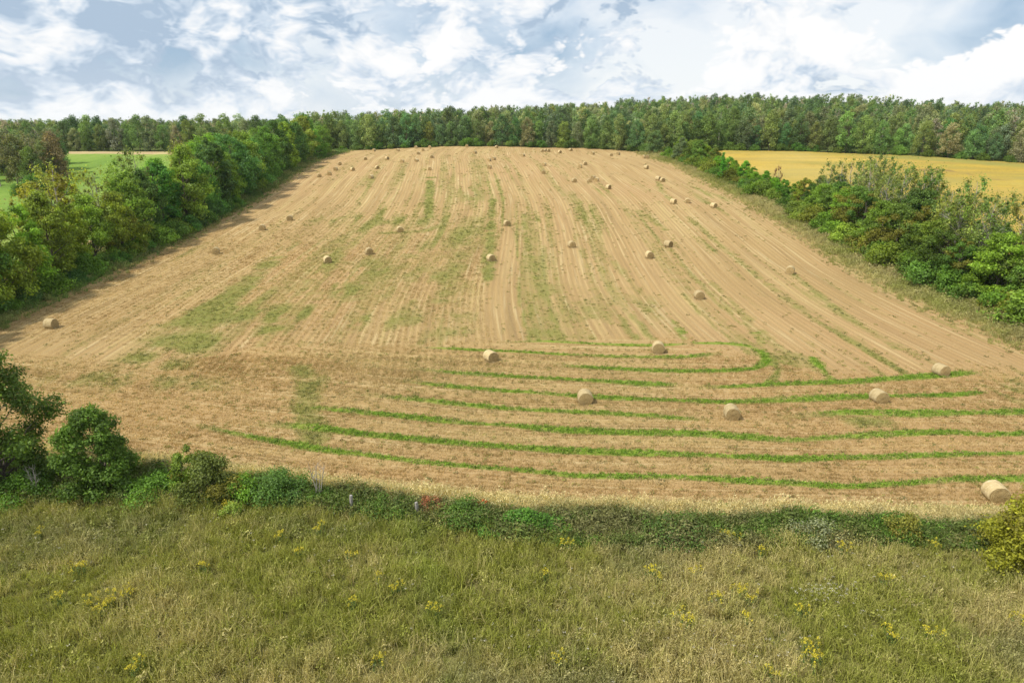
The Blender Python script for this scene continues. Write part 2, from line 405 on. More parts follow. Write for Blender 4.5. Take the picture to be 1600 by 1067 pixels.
def mat_ground():
    m, nt, out = new_mat('rough_grass_ground'); g = nd(nt, 'ShaderNodeNewGeometry').outputs['Position']
    n1 = noise(nt, g, 0.05, 5, 0.6); n2 = noise(nt, g, 0.9, 5, 0.65); n3 = noise(nt, g, 5.0, 3, 0.6)
    c = ramp(nt, n2, [(0.3, (0.045, 0.075, 0.018)), (0.5, (0.10, 0.125, 0.03)), (0.7, (0.20, 0.18, 0.07))])
    c = mixc(nt, mathn(nt, 'MULTIPLY', n1, 0.6), c, (0.09, 0.14, 0.03))
    principled(nt, out, c, 0.95, 0.05, n3, 0.8, 0.25); return m
M['ground'] = mat_ground()
xs = np.concatenate([-graded(170, 5200, 12, 700)[::-1], np.arange(-166, 300, 4.0), graded(300, 5200, 12, 700)])
ys = np.concatenate([np.arange(-120, 470, 4.0), graded(470, 5200, 10, 600)])
V, F = grid_sheet(xs, ys)
tag(link('ground', mk_mesh('ground', V, F, [M['ground']], smooth=True)), kind='structure')

def mat_stubble():
    m, nt, out = new_mat('straw_stubble'); P = nd(nt, 'ShaderNodeNewGeometry').outputs['Position']
    gm = attr(nt, 'green').outputs['Fac']; zone = attr(nt, 'zone').outputs['Fac']; tone = attr(nt, 'tone').outputs['Fac']
    ru = attr(nt, 'row_up').outputs['Vector']; rl = attr(nt, 'row_low').outputs['Vector']
    fine = noise(nt, P, 4.5, 5, 0.72); mid = noise(nt, P, 0.55, 5, 0.62)
    # swaths laid along the driving direction: broad combed bands and fine drill rows
    def rows(v):
        broad = noise(nt, vmul(nt, v, (0.55, 0.018, 0)), 1.0, 4, 0.6)
        thin = noise(nt, vmul(nt, v, (1.9, 0.035, 0)), 1.0, 4, 0.68)
        w = nd(nt, 'ShaderNodeTexWave', wave_type='BANDS', bands_direction='X'); setin(w, Scale=0.42, Distortion=1.0, Detail=2)
        nt.links.new(vmul(nt, v, (1.0, 0.02, 0)), w.inputs['Vector'])
        w.inputs['Detail Scale'].default_value = 1.5
        return broad, thin, w.outputs['Fac']
    bu, tu, wu = rows(ru); bl, tl, wl = rows(rl)
    def zmix(a, b): return mathn(nt, 'ADD', mathn(nt, 'MULTIPLY', a, mathn(nt, 'SUBTRACT', 1.0, zone)), mathn(nt, 'MULTIPLY', b, zone))
    broad, thin, wave = zmix(bu, bl), zmix(tu, tl), zmix(wu, wl)
    c = ramp(nt, broad, [(0.30, (0.335, 0.25, 0.11)), (0.45, (0.41, 0.295, 0.13)), (0.56, (0.46, 0.345, 0.16)), (0.70, (0.50, 0.405, 0.18))])
    c = mixc(nt, mathn(nt, 'MULTIPLY', tone, 0.6), c, (0.48, 0.325, 0.16))
    pale = ramp(nt, thin, [(0.54, (0, 0, 0)), (0.64, (1, 1, 1))])
    c = mixc(nt, mathn(nt, 'MULTIPLY', pale, 0.7), c, (0.58, 0.49, 0.27))
    soil = mathn(nt, 'MULTIPLY', ramp(nt, thin, [(0.34, (1, 1, 1)), (0.47, (0, 0, 0))]), ramp(nt, fine, [(0.35, (0.2, 0.2, 0.2)), (0.6, (1, 1, 1))]))
    c = mixc(nt, mathn(nt, 'MULTIPLY', soil, mathn(nt, 'MULTIPLY_ADD', zone, -0.25, 0.5)), c, (0.21, 0.15, 0.085))
    c = mixc(nt, mathn(nt, 'MULTIPLY', wave, mathn(nt, 'MULTIPLY_ADD', mathn(nt, 'SUBTRACT', 1.0, zone), 0.30, 0.12)), c, (0.28, 0.205, 0.10))
    # weeds sprouting everywhere, thick where the mask says so
    wn = mathn(nt, 'ADD', mathn(nt, 'MULTIPLY', fine, 0.55), mathn(nt, 'MULTIPLY', mid, 0.45))
    gsel = mathn(nt, 'ADD', mathn(nt, 'MULTIPLY', gm, 0.62), wn)
    gf = ramp(nt, gsel, [(0.62, (0, 0, 0)), (0.92, (1, 1, 1))])
    gcol = ramp(nt, mid, [(0.3, (0.13, 0.175, 0.035)), (0.55, (0.20, 0.23, 0.05)), (0.75, (0.28, 0.27, 0.08))])
    gcol = mixc(nt, ramp(nt, attr(nt, 'strip').outputs['Fac'], [(0.35, (0, 0, 0)), (0.7, (1, 1, 1))]), gcol, (0.19, 0.32, 0.028))
    c = mixc(nt, mathn(nt, 'MULTIPLY', gf, 0.9), c, gcol)
    # straw is speckled: broken stalks, chaff and gaps
    sp = noise(nt, P, 11.0, 3, 0.75)
    c = mixc(nt, ramp(nt, sp, [(0.36, (0.45, 0.45, 0.45)), (0.45, (0, 0, 0))]), c, mixc(nt, 1.0, c, (0.42, 0.40, 0.36), 'MULTIPLY'))
    c = mixc(nt, ramp(nt, sp, [(0.56, (0, 0, 0)), (0.68, (0.5, 0.5, 0.5))]), c, (0.62, 0.53, 0.33))
    c = mixc(nt, 1.0, c, (0.965, 0.895, 0.835), 'MULTIPLY')
    h = mathn(nt, 'ADD', mathn(nt, 'MULTIPLY', fine, 1.0), mathn(nt, 'ADD', mathn(nt, 'MULTIPLY', thin, 0.7), mathn(nt, 'MULTIPLY', sp, 0.5)))
    principled(nt, out, c, 0.9, 0.1, h, 0.9, 0.16); return m
M['stubble'] = mat_stubble()
def tone_at(x, y):
    t = 0.7 * sstep(0.50, 0.72, fbm(x * 0.035 + 7, y * 0.03 + 3, 4))
    for a, b, rx, ry, k in ((460, 410, 9, 6, .8), (420, 430, 6, 10, .6), (350, 560, 12, 6, .2), (1010, 430, 6, 25, .35), (250, 700, 14, 5, .6),
                            (650, 720, 20, 2.2, .6), (1150, 670, 8, 2, .5), (1180, 480, 10, 10, .3), (600, 740, 22, 1.6, .8), (1000, 770, 22, 1.3, .7), (1400, 730, 14, 1.2, .3), (880, 340, 8, 20, .5)):
        p = _tp[(a, b)]; t = np.maximum(t, k * np.exp(-((x - p[0]) / rx) ** 2 - ((y - p[1]) / ry) ** 2))
    return np.clip(t, 0, 1)
_tp = {k: at(*k)[0] for k in ((460, 410), (420, 430), (350, 560), (1010, 430), (250, 700), (650, 720), (1150, 670), (1180, 480), (600, 740), (1000, 770), (1400, 730), (880, 340))}
def in_field(x, y): return (x > xL(y)) & (x < xR(y)) & (y > yF(x)) & (y < yB(x) + 2)
xs = np.arange(-86, 86, 0.45); ys = np.concatenate([np.arange(32, 75, 0.2), graded(75, 310, 0.45, 1.6)])
V, F = grid_sheet(xs, ys, in_field, 0.05)
x, y = V[:, 0], V[:, 1]
gmv, stv = green_mask(x, y, True)
att = dict(green=gmv, strip=stv, zone=1 - sstep(-1.6, 1.6, y - yT(x) + 2.4 * (fbm(x * 0.3, y * 0.3, 3) - 0.5)), tone=tone_at(x, y),
           row_up=np.stack([row_u(x, y), y, 0 * x], 1), row_low=np.stack([(y - yF(x)) * 1.6, x, 0 * x], 1))
tag(link('stubble_field', mk_mesh('stubble_field', V, F, [M['stubble']], att, smooth=True)), kind='structure')

def mat_meadow():
    m, nt, out = new_mat('meadow_soil_and_thatch'); P = nd(nt, 'ShaderNodeNewGeometry').outputs['Position']
    a = noise(nt, P, 0.16, 4, 0.6); b = noise(nt, P, 2.2, 5, 0.7)
    c = ramp(nt, b, [(0.3, (0.07, 0.075, 0.02)), (0.5, (0.15, 0.145, 0.045)), (0.7, (0.28, 0.235, 0.105))])
    c = mixc(nt, mathn(nt, 'MULTIPLY', a, 0.5), c, (0.09, 0.10, 0.022))
    principled(nt, out, c, 0.95, 0.05, b, 0.9, 0.3); return m
M['meadow'] = mat_meadow()
V, F = grid_sheet(np.arange(-64, 64, 1.0), np.arange(2, 48, 0.5), lambda x, y: y < yM(x) + 0.4, 0.06)
tag(link('meadow', mk_mesh('meadow', V, F, [M['meadow']], smooth=True)), kind='structure')
V, F = grid_sheet(np.arange(-74, 64, 0.5), np.arange(24, 62, 0.25), lambda x, y: (y > yM(x) - 0.6) & (y < yF(x) + 0.8), 0.03)
V[:, 2] += 0.25 * sstep(0, 1.5, V[:, 1] - yM(V[:, 0])) * sstep(0.2, 1.8, yF(V[:, 0]) - V[:, 1])
tag(link('hedge_bank', mk_mesh('hedge_bank', V, F, [M['ground']], smooth=True)), kind='structure')

def mat_field(name, stops, sc, bd):
    m, nt, out = new_mat(name); P = nd(nt, 'ShaderNodeNewGeometry').outputs['Position']
    a = noise(nt, vmul(nt, P, (1, 0.35, 1)), sc, 6, 0.65); b = noise(nt, P, 0.9, 5, 0.75); d = noise(nt, vmul(nt, P, (0.22, 0.012, 0)), 1.0, 3, 0.6)
    v = mathn(nt, 'ADD', mathn(nt, 'MULTIPLY', a, 0.45), mathn(nt, 'ADD', mathn(nt, 'MULTIPLY', b, 0.3), mathn(nt, 'MULTIPLY', d, 0.25)))
    principled(nt, out, ramp(nt, v, stops), 0.9, 0.05, b, 0.8, bd); return m
def mat_gold():
    m, nt, out = new_mat('ripening_soybeans'); P = nd(nt, 'ShaderNodeNewGeometry').outputs['Position']
    a = noise(nt, vmul(nt, P, (0.5, 1.0, 1)), 0.06, 6, 0.7); b = noise(nt, P, 1.1, 5, 0.75); d = noise(nt, P, 0.017, 3, 0.6)
    v = mathn(nt, 'ADD', mathn(nt, 'MULTIPLY', a, 0.55), mathn(nt, 'MULTIPLY', b, 0.45))
    c = ramp(nt, v, [(0.34, (0.27, 0.215, 0.05)), (0.44, (0.42, 0.30, 0.055)), (0.52, (0.50, 0.345, 0.060)), (0.64, (0.56, 0.41, 0.11))])
    tr = noise(nt, vmul(nt, P, (0.012, 0.16, 0)), 1.0, 4, 0.7)
    c = mixc(nt, ramp(nt, tr, [(0.42, (0.55, 0.55, 0.55)), (0.52, (0, 0, 0))]), c, (0.33, 0.245, 0.07))
    gr = attr(nt, 'green').outputs['Fac']; br = attr(nt, 'brown').outputs['Fac']
    c = mixc(nt, mathn(nt, 'MULTIPLY', gr, 0.75), c, (0.26, 0.26, 0.07))
    c = mixc(nt, ramp(nt, d, [(0.5, (0, 0, 0)), (0.68, (0.55, 0.55, 0.55))]), c, (0.45, 0.36, 0.12))
    c = mixc(nt, mathn(nt, 'MULTIPLY', br, 0.8), c, (0.20, 0.135, 0.07))
    principled(nt, out, c, 0.9, 0.05, b, 0.9, 0.6); return m
M['gold'] = mat_gold()
M['green_crop'] = mat_field('bright_green_pasture', [(0.36, (0.115, 0.20, 0.035)), (0.5, (0.17, 0.265, 0.045)), (0.64, (0.28, 0.33, 0.085))], 0.05, 0.3)
M['tan'] = mat_field('mown_tan_strip', [(0.36, (0.30, 0.22, 0.11)), (0.5, (0.42, 0.31, 0.17)), (0.64, (0.42, 0.37, 0.16))], 0.05, 0.2)
GOLD_NEAR = lambda y: xR(y) + 13.0
def gold_keep(x, y): return (x > GOLD_NEAR(y)) & (y < yB(x) - 0.5) & (x < 300) & (y > 60) & (y < 300)
xs = np.arange(56, 300, 1.2); ys = np.arange(60, 300, 1.2)
V, F = grid_sheet(xs, ys, gold_keep, 0.10)
V[:, 2] += 0.25 * fbm(V[:, 0] * 0.8, V[:, 1] * 0.8, 3)
gx, gy = V[:, 0], V[:, 1]; bp = pts('1425,268 1460,266 1490,269 1530,277 1560,283')
gb = np.exp(-((gy - np.interp(gx, bp[::1, 0], bp[::1, 1])) / 2.2) ** 2) * sstep(bp[0, 0] - 2, bp[0, 0] + 3, gx) * (1 - sstep(bp[-1, 0] - 4, bp[-1, 0] + 4, gx)) if bp[0, 0] < bp[-1, 0] else gx * 0
gg = np.exp(-(yB(gx) - 8 - gy - 6 * fbm(gx * 0.05, gy * 0.05, 2)) ** 2 / 60.0) * sstep(80, 140, gx) + 0.6 * sstep(0.5, 0.7, fbm(gx * 0.03, gy * 0.06, 3))
tag(link('golden_crop_field', mk_mesh('golden_crop_field', V, F, [M['gold']], dict(green=np.clip(gg, 0, 1), brown=gb * (0.4 + fbm(gx * 0.2, gy * 0.2, 2))), smooth=True)), kind='structure')
xs = np.arange(-330, -60, 2.0); ys = np.arange(90, 300, 2.0)
V, F = grid_sheet(xs, ys, lambda x, y: (x < xL(y) - 14) & (y < yB(x) - 1), 0.08)
tag(link('mown_field', mk_mesh('mown_field', V, F, [M['tan']], smooth=True)), kind='structure')
gc = at(150, 262)[0]; gl = at(97, 262)[0]; gr = at(215, 250)[0]; gt = at(160, 240)[0]
def green_keep(x, y):
    far = gt[1] - 3 - 0.004 * (x - gt[0]) ** 2 + 4 * (fbm(x * 0.05, y * 0.05, 2) - 0.5)
    return (x < xL(y) - 15) & (y < far) & (x > -300)
V, F = grid_sheet(np.arange(-320, -60, 1.6), np.arange(95, 290, 1.6), green_keep, 0.14)
tag(link('green_pasture', mk_mesh('green_pasture', V, F, [M['green_crop']], smooth=True)), kind='structure')
#@@SPLIT

# ------------------------------------------------------------------ air
def haze():
    m = bpy.data.materials.new('haze_air'); m.use_nodes = True; nt = m.node_tree; nt.nodes.clear()
    out = nd(nt, 'ShaderNodeOutputMaterial'); v = nd(nt, 'ShaderNodeVolumePrincipled')
    v.inputs['Color'].default_value = (0.80, 0.88, 1.0, 1); v.inputs['Density'].default_value = 0.00006
    nt.links.new(v.outputs[0], out.inputs['Volume'])
    x0, x1, y0, y1, z0, z1 = -6500, 6500, -300, 6500, -30, 48
    V = [(x, y, z) for z in (z0, z1) for y in (y0, y1) for x in (x0, x1)]
    F = np.array([[0, 2, 3, 1], [4, 5, 7, 6], [0, 1, 5, 4], [2, 6, 7, 3], [0, 4, 6, 2], [1, 3, 7, 5]])
    tag(link('haze', mk_mesh('haze', np.array(V, float), F, [m])), 'thin pale blue haze in the air over the fields', 'haze', kind='stuff')
haze()

# ------------------------------------------------------------------ scattered ground cover ("stuff")
def scatter_nodes():
    ng = bpy.data.node_groups.new('scatter_cover', 'GeometryNodeTree')
    ng.interface.new_socket('Geometry', in_out='INPUT', socket_type='NodeSocketGeometry')
    ng.interface.new_socket('Geometry', in_out='OUTPUT', socket_type='NodeSocketGeometry')
    gi = ng.nodes.new('NodeGroupInput'); go = ng.nodes.new('NodeGroupOutput'); L = ng.links
    def named(n, t):
        a = ng.nodes.new('GeometryNodeInputNamedAttribute'); a.data_type = t; a.inputs['Name'].default_value = n
        return a.outputs['Attribute']
    kind = named('proto', 'INT')
    cmp_ = ng.nodes.new('FunctionNodeCompare'); cmp_.data_type = 'INT'; cmp_.operation = 'GREATER_EQUAL'
    L.new(kind, cmp_.inputs[2]); cmp_.inputs[3].default_value = 0
    sp = ng.nodes.new('GeometryNodeSeparateGeometry'); sp.domain = 'POINT'
    L.new(gi.outputs[0], sp.inputs[0]); L.new(cmp_.outputs[0], sp.inputs[1])
    sti = ng.nodes.new('GeometryNodeSplitToInstances'); sti.domain = 'FACE'
    L.new(sp.outputs[0], sti.inputs[0]); L.new(kind, sti.inputs['Group ID'])
    iop = ng.nodes.new('GeometryNodeInstanceOnPoints')
    L.new(sp.outputs[1], iop.inputs['Points']); L.new(sti.outputs[0], iop.inputs['Instance'])
    iop.inputs['Pick Instance'].default_value = True
    L.new(named('pick', 'INT'), iop.inputs['Instance Index'])
    e2r = ng.nodes.new('FunctionNodeEulerToRotation'); L.new(named('rot', 'FLOAT_VECTOR'), e2r.inputs[0]); L.new(e2r.outputs[0], iop.inputs['Rotation'])
    L.new(named('scl', 'FLOAT_VECTOR'), iop.inputs['Scale'])
    L.new(iop.outputs[0], go.inputs[0]); return ng
NG = scatter_nodes()
def scatter(name, protos, P, pick, rot, scl, tint, label, cat, mat='tuft'):
    """protos: list of (V, F, attrs); P (N,3) positions"""
    Vs, Fs, n = [], {}, 0; leafv, clump, pro = [], [], []
    for i, (v, f, lv, cl) in enumerate(protos):
        Vs.append(v); pro.append(np.full(len(v), i)); leafv.append(lv); clump.append(cl)
        for q in (f if isinstance(f, list) else [f]): Fs.setdefault(q.shape[1], []).append(q + n)
        n += len(v)
    N = len(P)
    if np.ndim(scl) == 1: scl = np.repeat(np.asarray(scl)[:, None], 3, 1)
    z3 = np.zeros((n, 3))
    att = dict(proto=np.concatenate(pro + [np.full(N, -1)]).astype(int), pick=np.concatenate([np.zeros(n), pick]).astype(int),
               rot=np.vstack([z3, rot]), scl=np.vstack([z3 + 1, scl]), tint=np.vstack([z3, tint]),
               leafv=np.concatenate(leafv + [np.zeros(N)]), clump=np.concatenate(clump + [np.zeros(N)]))
    me = mk_mesh(name, np.vstack(Vs + [P]), [np.concatenate(f) for f in Fs.values()], [M[mat]], att)
    o = link(name, me); md = o.modifiers.new('scatter', 'NODES'); md.node_group = NG
    return tag(o, label, cat, kind='stuff')
def blades(n, rad, h0, h1, w, bend, rg, head=0.0):
    """a clump of bent blades, two triangles high; head = size of a seed head"""
    a = rg.random(n) * 6.283; r = rad * np.sqrt(rg.random(n))
    b = np.stack([r * np.cos(a), r * np.sin(a), np.zeros(n) - 0.02], 1)
    h = rg.uniform(h0, h1, n); da = rg.random(n) * 6.283; bd = bend * h * rg.uniform(0.3, 1.0, n)
    lean = np.stack([np.cos(da), np.sin(da), np.zeros(n)], 1); fa = rg.random(n) * 6.283
    side = np.stack([np.cos(fa), np.sin(fa), np.zeros(n)], 1) * (w * rg.uniform(0.7, 1.3, n))[:, None] / 2
    mid = b + lean * (bd * 0.3)[:, None] + np.array([0, 0, 1]) * (h * 0.6)[:, None]
    tip = b + lean * bd[:, None] + np.array([0, 0, 1]) * (h * 0.95)[:, None]
    V = np.stack([b - side, b + side, mid + side * 0.8, mid - side * 0.8, tip], 1).reshape(-1, 3)
    k = np.arange(n)[:, None] * 5
    F = [k + np.array([[0, 1, 2, 3]]), k + np.array([[3, 2, 4]])]
    lv = np.repeat(rg.random(n), 5)
    if head:
        hv, hf = leaf_quads(tip, rg.normal(size=(n, 3)) * np.array([1, 1, 0.15]), head * 2.0, head, rg)
        F[0] = np.vstack([F[0], hf + len(V)]); V = np.vstack([V, hv]); lv = np.concatenate([lv, np.full(4 * n, 0.7)])
    return V, F, lv, np.zeros(len(V))
def forb(n, rad, h, leaf, rg):
    a = rg.random(n) * 6.283; r = rad * np.sqrt(rg.random(n)); z = h * rg.random(n) ** 0.7
    P = np.stack([r * np.cos(a), r * np.sin(a), z], 1)
    N = P * np.array([1, 1, 0]) / rad + np.array([0, 0, 0.8]) + rg.normal(size=(n, 3)) * 0.5
    V, F = leaf_quads(P, N, leaf * rg.uniform(.7, 1.3, n), leaf * 0.5, rg)
    return V, F, np.repeat(rg.random(n), 4), np.zeros(4 * n)
def tilt(n, rg, t=0.12): return np.stack([rg.normal(size=n) * t, rg.normal(size=n) * t, rg.random(n) * 6.283], 1)
def lerp3(a, b, t): return np.asarray(a)[None] * (1 - t[:, None]) + np.asarray(b)[None] * t[:, None]
def ground_pts(x, y, dz=0.05): return np.stack([x, y, G(x, y) + dz], 1)

rg = np.random.default_rng(21)
# meadow grass
N = 62000
x = rg.uniform(-48, 48, N); y = rg.uniform(13, 42, N)
k = (y < yM(x) + 0.5) & (np.abs(x) < 12 + 1.0 * y) ; x, y = x[k], y[k]; n = len(x)
dry = sstep(0.30, 0.80, fbm(x * 0.13 + 5, y * 0.2, 5) + 0.10 * (vnoise(x * 1.3, y * 1.3) - 0.5)); dry = np.clip(dry * 0.9 + rg.normal(size=n) * 0.32, 0, 1)
dark = sstep(0.56, 0.72, fbm(x * 0.14 + 70, y * 0.22 + 11, 4))
dx_ = at(np.array([640, 650, 690, 700]), np.array([840, 880, 960, 1040]))   # the line of a wet furrow through the meadow
fx = np.interp(y, dx_[::-1, 1], dx_[::-1, 0]); furrow = np.exp(-((x - fx + 1.2 * (vnoise(y * 0.6, 0 * y) - 0.5)) / 0.8) ** 2)
tint = lerp3((0.280, 0.300, 0.055), (0.50, 0.43, 0.20), dry)
tint = tint * (1 - 0.30 * np.maximum(dark, 0.45 * furrow * sstep(0.3, 0.6, vnoise(y * 0.9 + 7, x * 0.4))))[:, None] * np.array([1, 1, 1])
tint = tint * lerp3((1, 1, 1), (0.93, 1.08, 1.0), np.clip(0.5 * furrow + 0.6 * dark, 0, 1)) * rg.uniform(0.8, 1.22, n)[:, None]
protos = [blades(26, 0.22, 0.25, 0.55, 0.030, 0.9, rg), blades(22, 0.20, 0.30, 0.65, 0.026, 0.7, rg), blades(24, 0.25, 0.2, 0.45, 0.034, 1.3, rg),
          blades(16, 0.20, 0.45, 0.85, 0.020, 0.5, rg, 0.032), blades(14, 0.22, 0.45, 0.8, 0.020, 0.6, rg, 0.036), forb(34, 0.20, 0.40, 0.10, rg)]
pick = np.where(rg.random(n) < 0.25 + 0.45 * dry, rg.integers(3, 5, n), rg.integers(0, 3, n)); pick = np.where(rg.random(n) < 0.07 + 0.3 * dark, 5, pick)
scatter('meadow_grass', protos, ground_pts(x, y, 0.06), pick, tilt(n, rg, 0.2), rg.uniform(0.65, 1.25, n) * (0.75 + 0.5 * vnoise(x * 0.5, y * 0.5)), tint,
        'uneven olive and straw coloured meadow grass filling the foreground', 'grass')
# stubble straw standing and lying on the field
def field_sample(n, y0, y1, xlim=75):
    x = rg.uniform(-xlim, xlim, n); y = rg.uniform(y0, y1, n); k = in_field(x, y) & (np.abs(x) < 16 + 0.85 * y); return x[k], y[k]
xa, ya = field_sample(70000, 34, 62); xb, yb = field_sample(78000, 62, 150); kk = rg.random(len(xb)) > sstep(75, 150, yb); xb, yb = xb[kk], yb[kk]; x = np.concatenate([xa, xb]); y = np.concatenate([ya, yb])
def rowx(x, y, sp):
    u = np.round(row_u(x, y) / sp) * sp; l, r = xL(y), xR(y); return l + u * (r - l) / 116.0
low = y + rg.normal(size=len(x)) * 1.2 < yT(x)                                    # line the tufts up on drill rows
sp_ = 0.50
y = np.where(low, yF(x) + np.round((y - yF(x)) / sp_) * sp_ + rg.normal(size=len(x)) * 0.05, y)
sx = np.where(low, x, xL(y) + rowx(x, y, 0.75) + rg.normal(size=len(x)) * 0.09); x = sx
gm = green_mask(x, y); k = rg.random(len(x)) > gm * 0.62; x, y, gm = x[k], y[k], gm[k]; n = len(x)
to = tone_at(x, y); lo_ = y + rg.normal(size=n) * 1.0 < yT(x); ra = np.where(lo_, (y - yF(x)) * 1.6, row_u(x, y)); rb_ = np.where(lo_, x, y)
bl = 0.35 * fbm(x * 0.3, y * 0.3, 3) + 0.65 * fbm(ra * 0.75 + 11, rb_ * 0.02, 3)
tint = lerp3((0.37, 0.258, 0.115), (0.585, 0.455, 0.24), np.clip((bl - 0.5) * 4.0 + 0.45 + rg.normal(size=n) * 0.25, 0, 1))
tint = tint * lerp3((1, 1, 1), (1.0, 0.89, 0.80), np.clip(to, 0, 1)) * rg.uniform(0.85, 1.12, n)[:, None]
tint = tint * (1 - np.clip(gm * 1.1, 0, 0.6))[:, None] + np.array([[0.36, 0.37, 0.13]]) * np.clip(gm * 1.1, 0, 0.6)[:, None]
protos = [blades(12, 0.20, 0.08, 0.17, 0.026, 0.8, rg), blades(10, 0.24, 0.08, 0.20, 0.030, 1.4, rg), blades(12, 0.20, 0.05, 0.13, 0.03, 2.4, rg)]
far = 1 + 0.5 * sstep(60, 120, y)
scatter('straw_stubble', protos, ground_pts(x, y), rg.integers(0, 3, n), tilt(n, rg, 0.1), rg.uniform(0.8, 1.3, n) * far, tint,
        'short cut straw stubble standing in rows over the near half of the field', 'stubble')
# green regrowth
xa, ya = field_sample(170000, 34, 64); xb, yb = field_sample(150000, 64, 150); xc, yc = field_sample(60000, 150, 270)
x = np.concatenate([xa, xb, xc]); y = np.concatenate([ya, yb, yc]); gm, sm = green_mask(x, y, True)
k = rg.random(len(x)) < np.clip(gm * 1.05, 0, 0.9) ** 1.6 * (0.40 + 0.4 * sm) + np.where(y < yT(x), 0.012, 0.004); x, y, gm, sm = x[k], y[k], gm[k], sm[k]; n = len(x)
tint = lerp3((0.25, 0.255, 0.070), (0.20, 0.325, 0.036), sstep(0.3, 0.7, sm)) * rg.uniform(0.7, 1.25, n)[:, None]
dk = (rg.random(n) < 0.18)[:, None]; tint = np.where(dk, tint * np.array([0.55, 0.62, 0.7]), tint)
protos = [blades(16, 0.20, 0.08, 0.20, 0.035, 1.0, rg), blades(14, 0.22, 0.08, 0.18, 0.04, 1.3, rg), forb(14, 0.16, 0.14, 0.10, rg)]
scatter('green_regrowth', protos, ground_pts(x, y), rg.integers(0, 3, n), tilt(n, rg, 0.1), rg.uniform(0.7, 1.3, n) * (1 + 0.6 * sstep(70, 200, y)), tint,
        'bright green regrowth in strips and patches between the stubble rows', 'grass')
print('scatter counts', n)
# bank weeds between meadow and field, and tall grass along the hedges
N = 24000
x = rg.uniform(-60, 50, N); t = rg.random(N); y = yM(x) - 0.5 + t * (yF(x) - yM(x) + 1.0); n = N
kindn = fbm(x * 0.35 + 30, y * 0.8, 4) + rg.normal(size=n) * 0.10
lowdark = (1 - sstep(0.55, 0.80, t + 0.25 * (vnoise(x * 0.4, y * 0.4) - 0.5)))
tint = lerp3((0.60, 0.52, 0.28), (0.135, 0.18, 0.042), lowdark)
tint = np.where((kindn > 0.62)[:, None] & (lowdark > 0.5)[:, None], np.array([[0.20, 0.20, 0.075]]), tint)
tint = np.where((kindn < 0.36)[:, None] & (lowdark > 0.5)[:, None], np.array([[0.115, 0.205, 0.032]]), tint)
tint = tint * rg.uniform(0.65, 1.3, n)[:, None]
protos = [blades(20, 0.22, 0.4, 0.8, 0.03, 0.6, rg), blades(16, 0.22, 0.5, 0.9, 0.022, 0.5, rg, 0.06), forb(60, 0.28, 0.75, 0.13, rg), forb(50, 0.35, 0.5, 0.16, rg)]
pick = np.where(rg.random(n) < 0.65 * lowdark, rg.integers(2, 4, n), rg.integers(0, 2, n))
scatter('bank_weeds', protos, ground_pts(x, y, 0.05), pick, tilt(n, rg, 0.15), rg.uniform(0.6, 1.25, n) * (0.8 + 0.5 * vnoise(x * 0.45, y * 0.45)) * np.where(lowdark > 0.5, 0.95, 0.8), tint,
        'tangled dark green weeds and pale grass on the bank between meadow and field', 'weeds')
def verge(edge, sgn, wid_in, wid_out, N, c0, c1, name, label):
    y = 40 + (285 - 40) * rg.random(N) ** 1.5; w = rg.random(N)
    x = edge(y) + sgn * (-wid_in + w * (wid_in + wid_out)) + rg.normal(size=N) * 0.5
    k = (y < yB(x) - 1) & (y > yF(x)) & (rg.random(N) < 0.12 + 0.88 * w ** 1.3); x, y, w = x[k], y[k], w[k]; n = len(x)
    t = np.clip(fbm(x * 0.15, y * 0.15, 3) * 1.8 - 0.4 + rg.normal(size=n) * 0.2, 0, 1)
    tint = lerp3(c0, c1, t) * rg.uniform(0.7, 1.25, n)[:, None]
    pr = [blades(20, 0.35, 0.3, 0.7, 0.06, 0.7, rg), blades(16, 0.4, 0.3, 0.8, 0.055, 0.9, rg, 0.09), forb(40, 0.45, 0.7, 0.2, rg)]
    pick = np.where(rg.random(n) < 0.3 * w, 2, rg.integers(0, 2, n))
    scatter(name, pr, ground_pts(x, y, 0.04), pick, tilt(n, rg), rg.uniform(0.6, 1.3, n) * (0.55 + 0.8 * w), tint, label, 'grass')
verge(xR, 1, 6.0, 3.0, 26000, (0.44, 0.385, 0.18), (0.26, 0.275, 0.075), 'verge_grass', 'tall yellow green grass along the foot of the right hedgerow')
verge(xL, -1, 2.0, 5.0, 18000, (0.38, 0.36, 0.14), (0.12, 0.23, 0.045), 'verge_grass', 'green grass along the foot of the left hedgerow')
# white flowers in the meadow
cl = at(np.array([1290, 1270, 1310, 1230, 960, 1150, 1370, 1420, 330, 60, 1040, 820]), np.array([937, 941, 935, 1025, 1000, 1030, 975, 900, 820, 860, 960, 1000]))
w = np.array([40, 35, 25, 20, 30, 40, 25, 25, 14, 14, 25, 20]); s = np.array([.5, .6, .6, .9, 2, 1.2, 1.5, 2, 1.5, 2, 2, 3])
x = np.concatenate([rg.normal(c[0], b, a) for c, a, b in zip(cl, w, s)] + [rg.uniform(-26, 32, 260)]); y = np.concatenate([rg.normal(c[1], b * 0.6, a) for c, a, b in zip(cl, w, s)] + [rg.uniform(19, 33, 260)])
k = y < yM(x); x, y = x[k], y[k]; n = len(x)
pr = [forb(9, 0.07, 0.05, 0.055, rg), forb(6, 0.05, 0.04, 0.045, rg)]
scatter('white_wildflowers', pr, ground_pts(x, y, 0.0) + np.array([0, 0, 1]) * rg.uniform(0.42, 0.72, n)[:, None], rg.integers(0, 2, n), tilt(n, rg), rg.uniform(0.6, 1.1, n),
        np.array([[0.62, 0.59, 0.50]]) * rg.uniform(0.7, 1.1, n)[:, None], 'tiny white wildflowers dotted through the meadow grass', 'wildflowers')

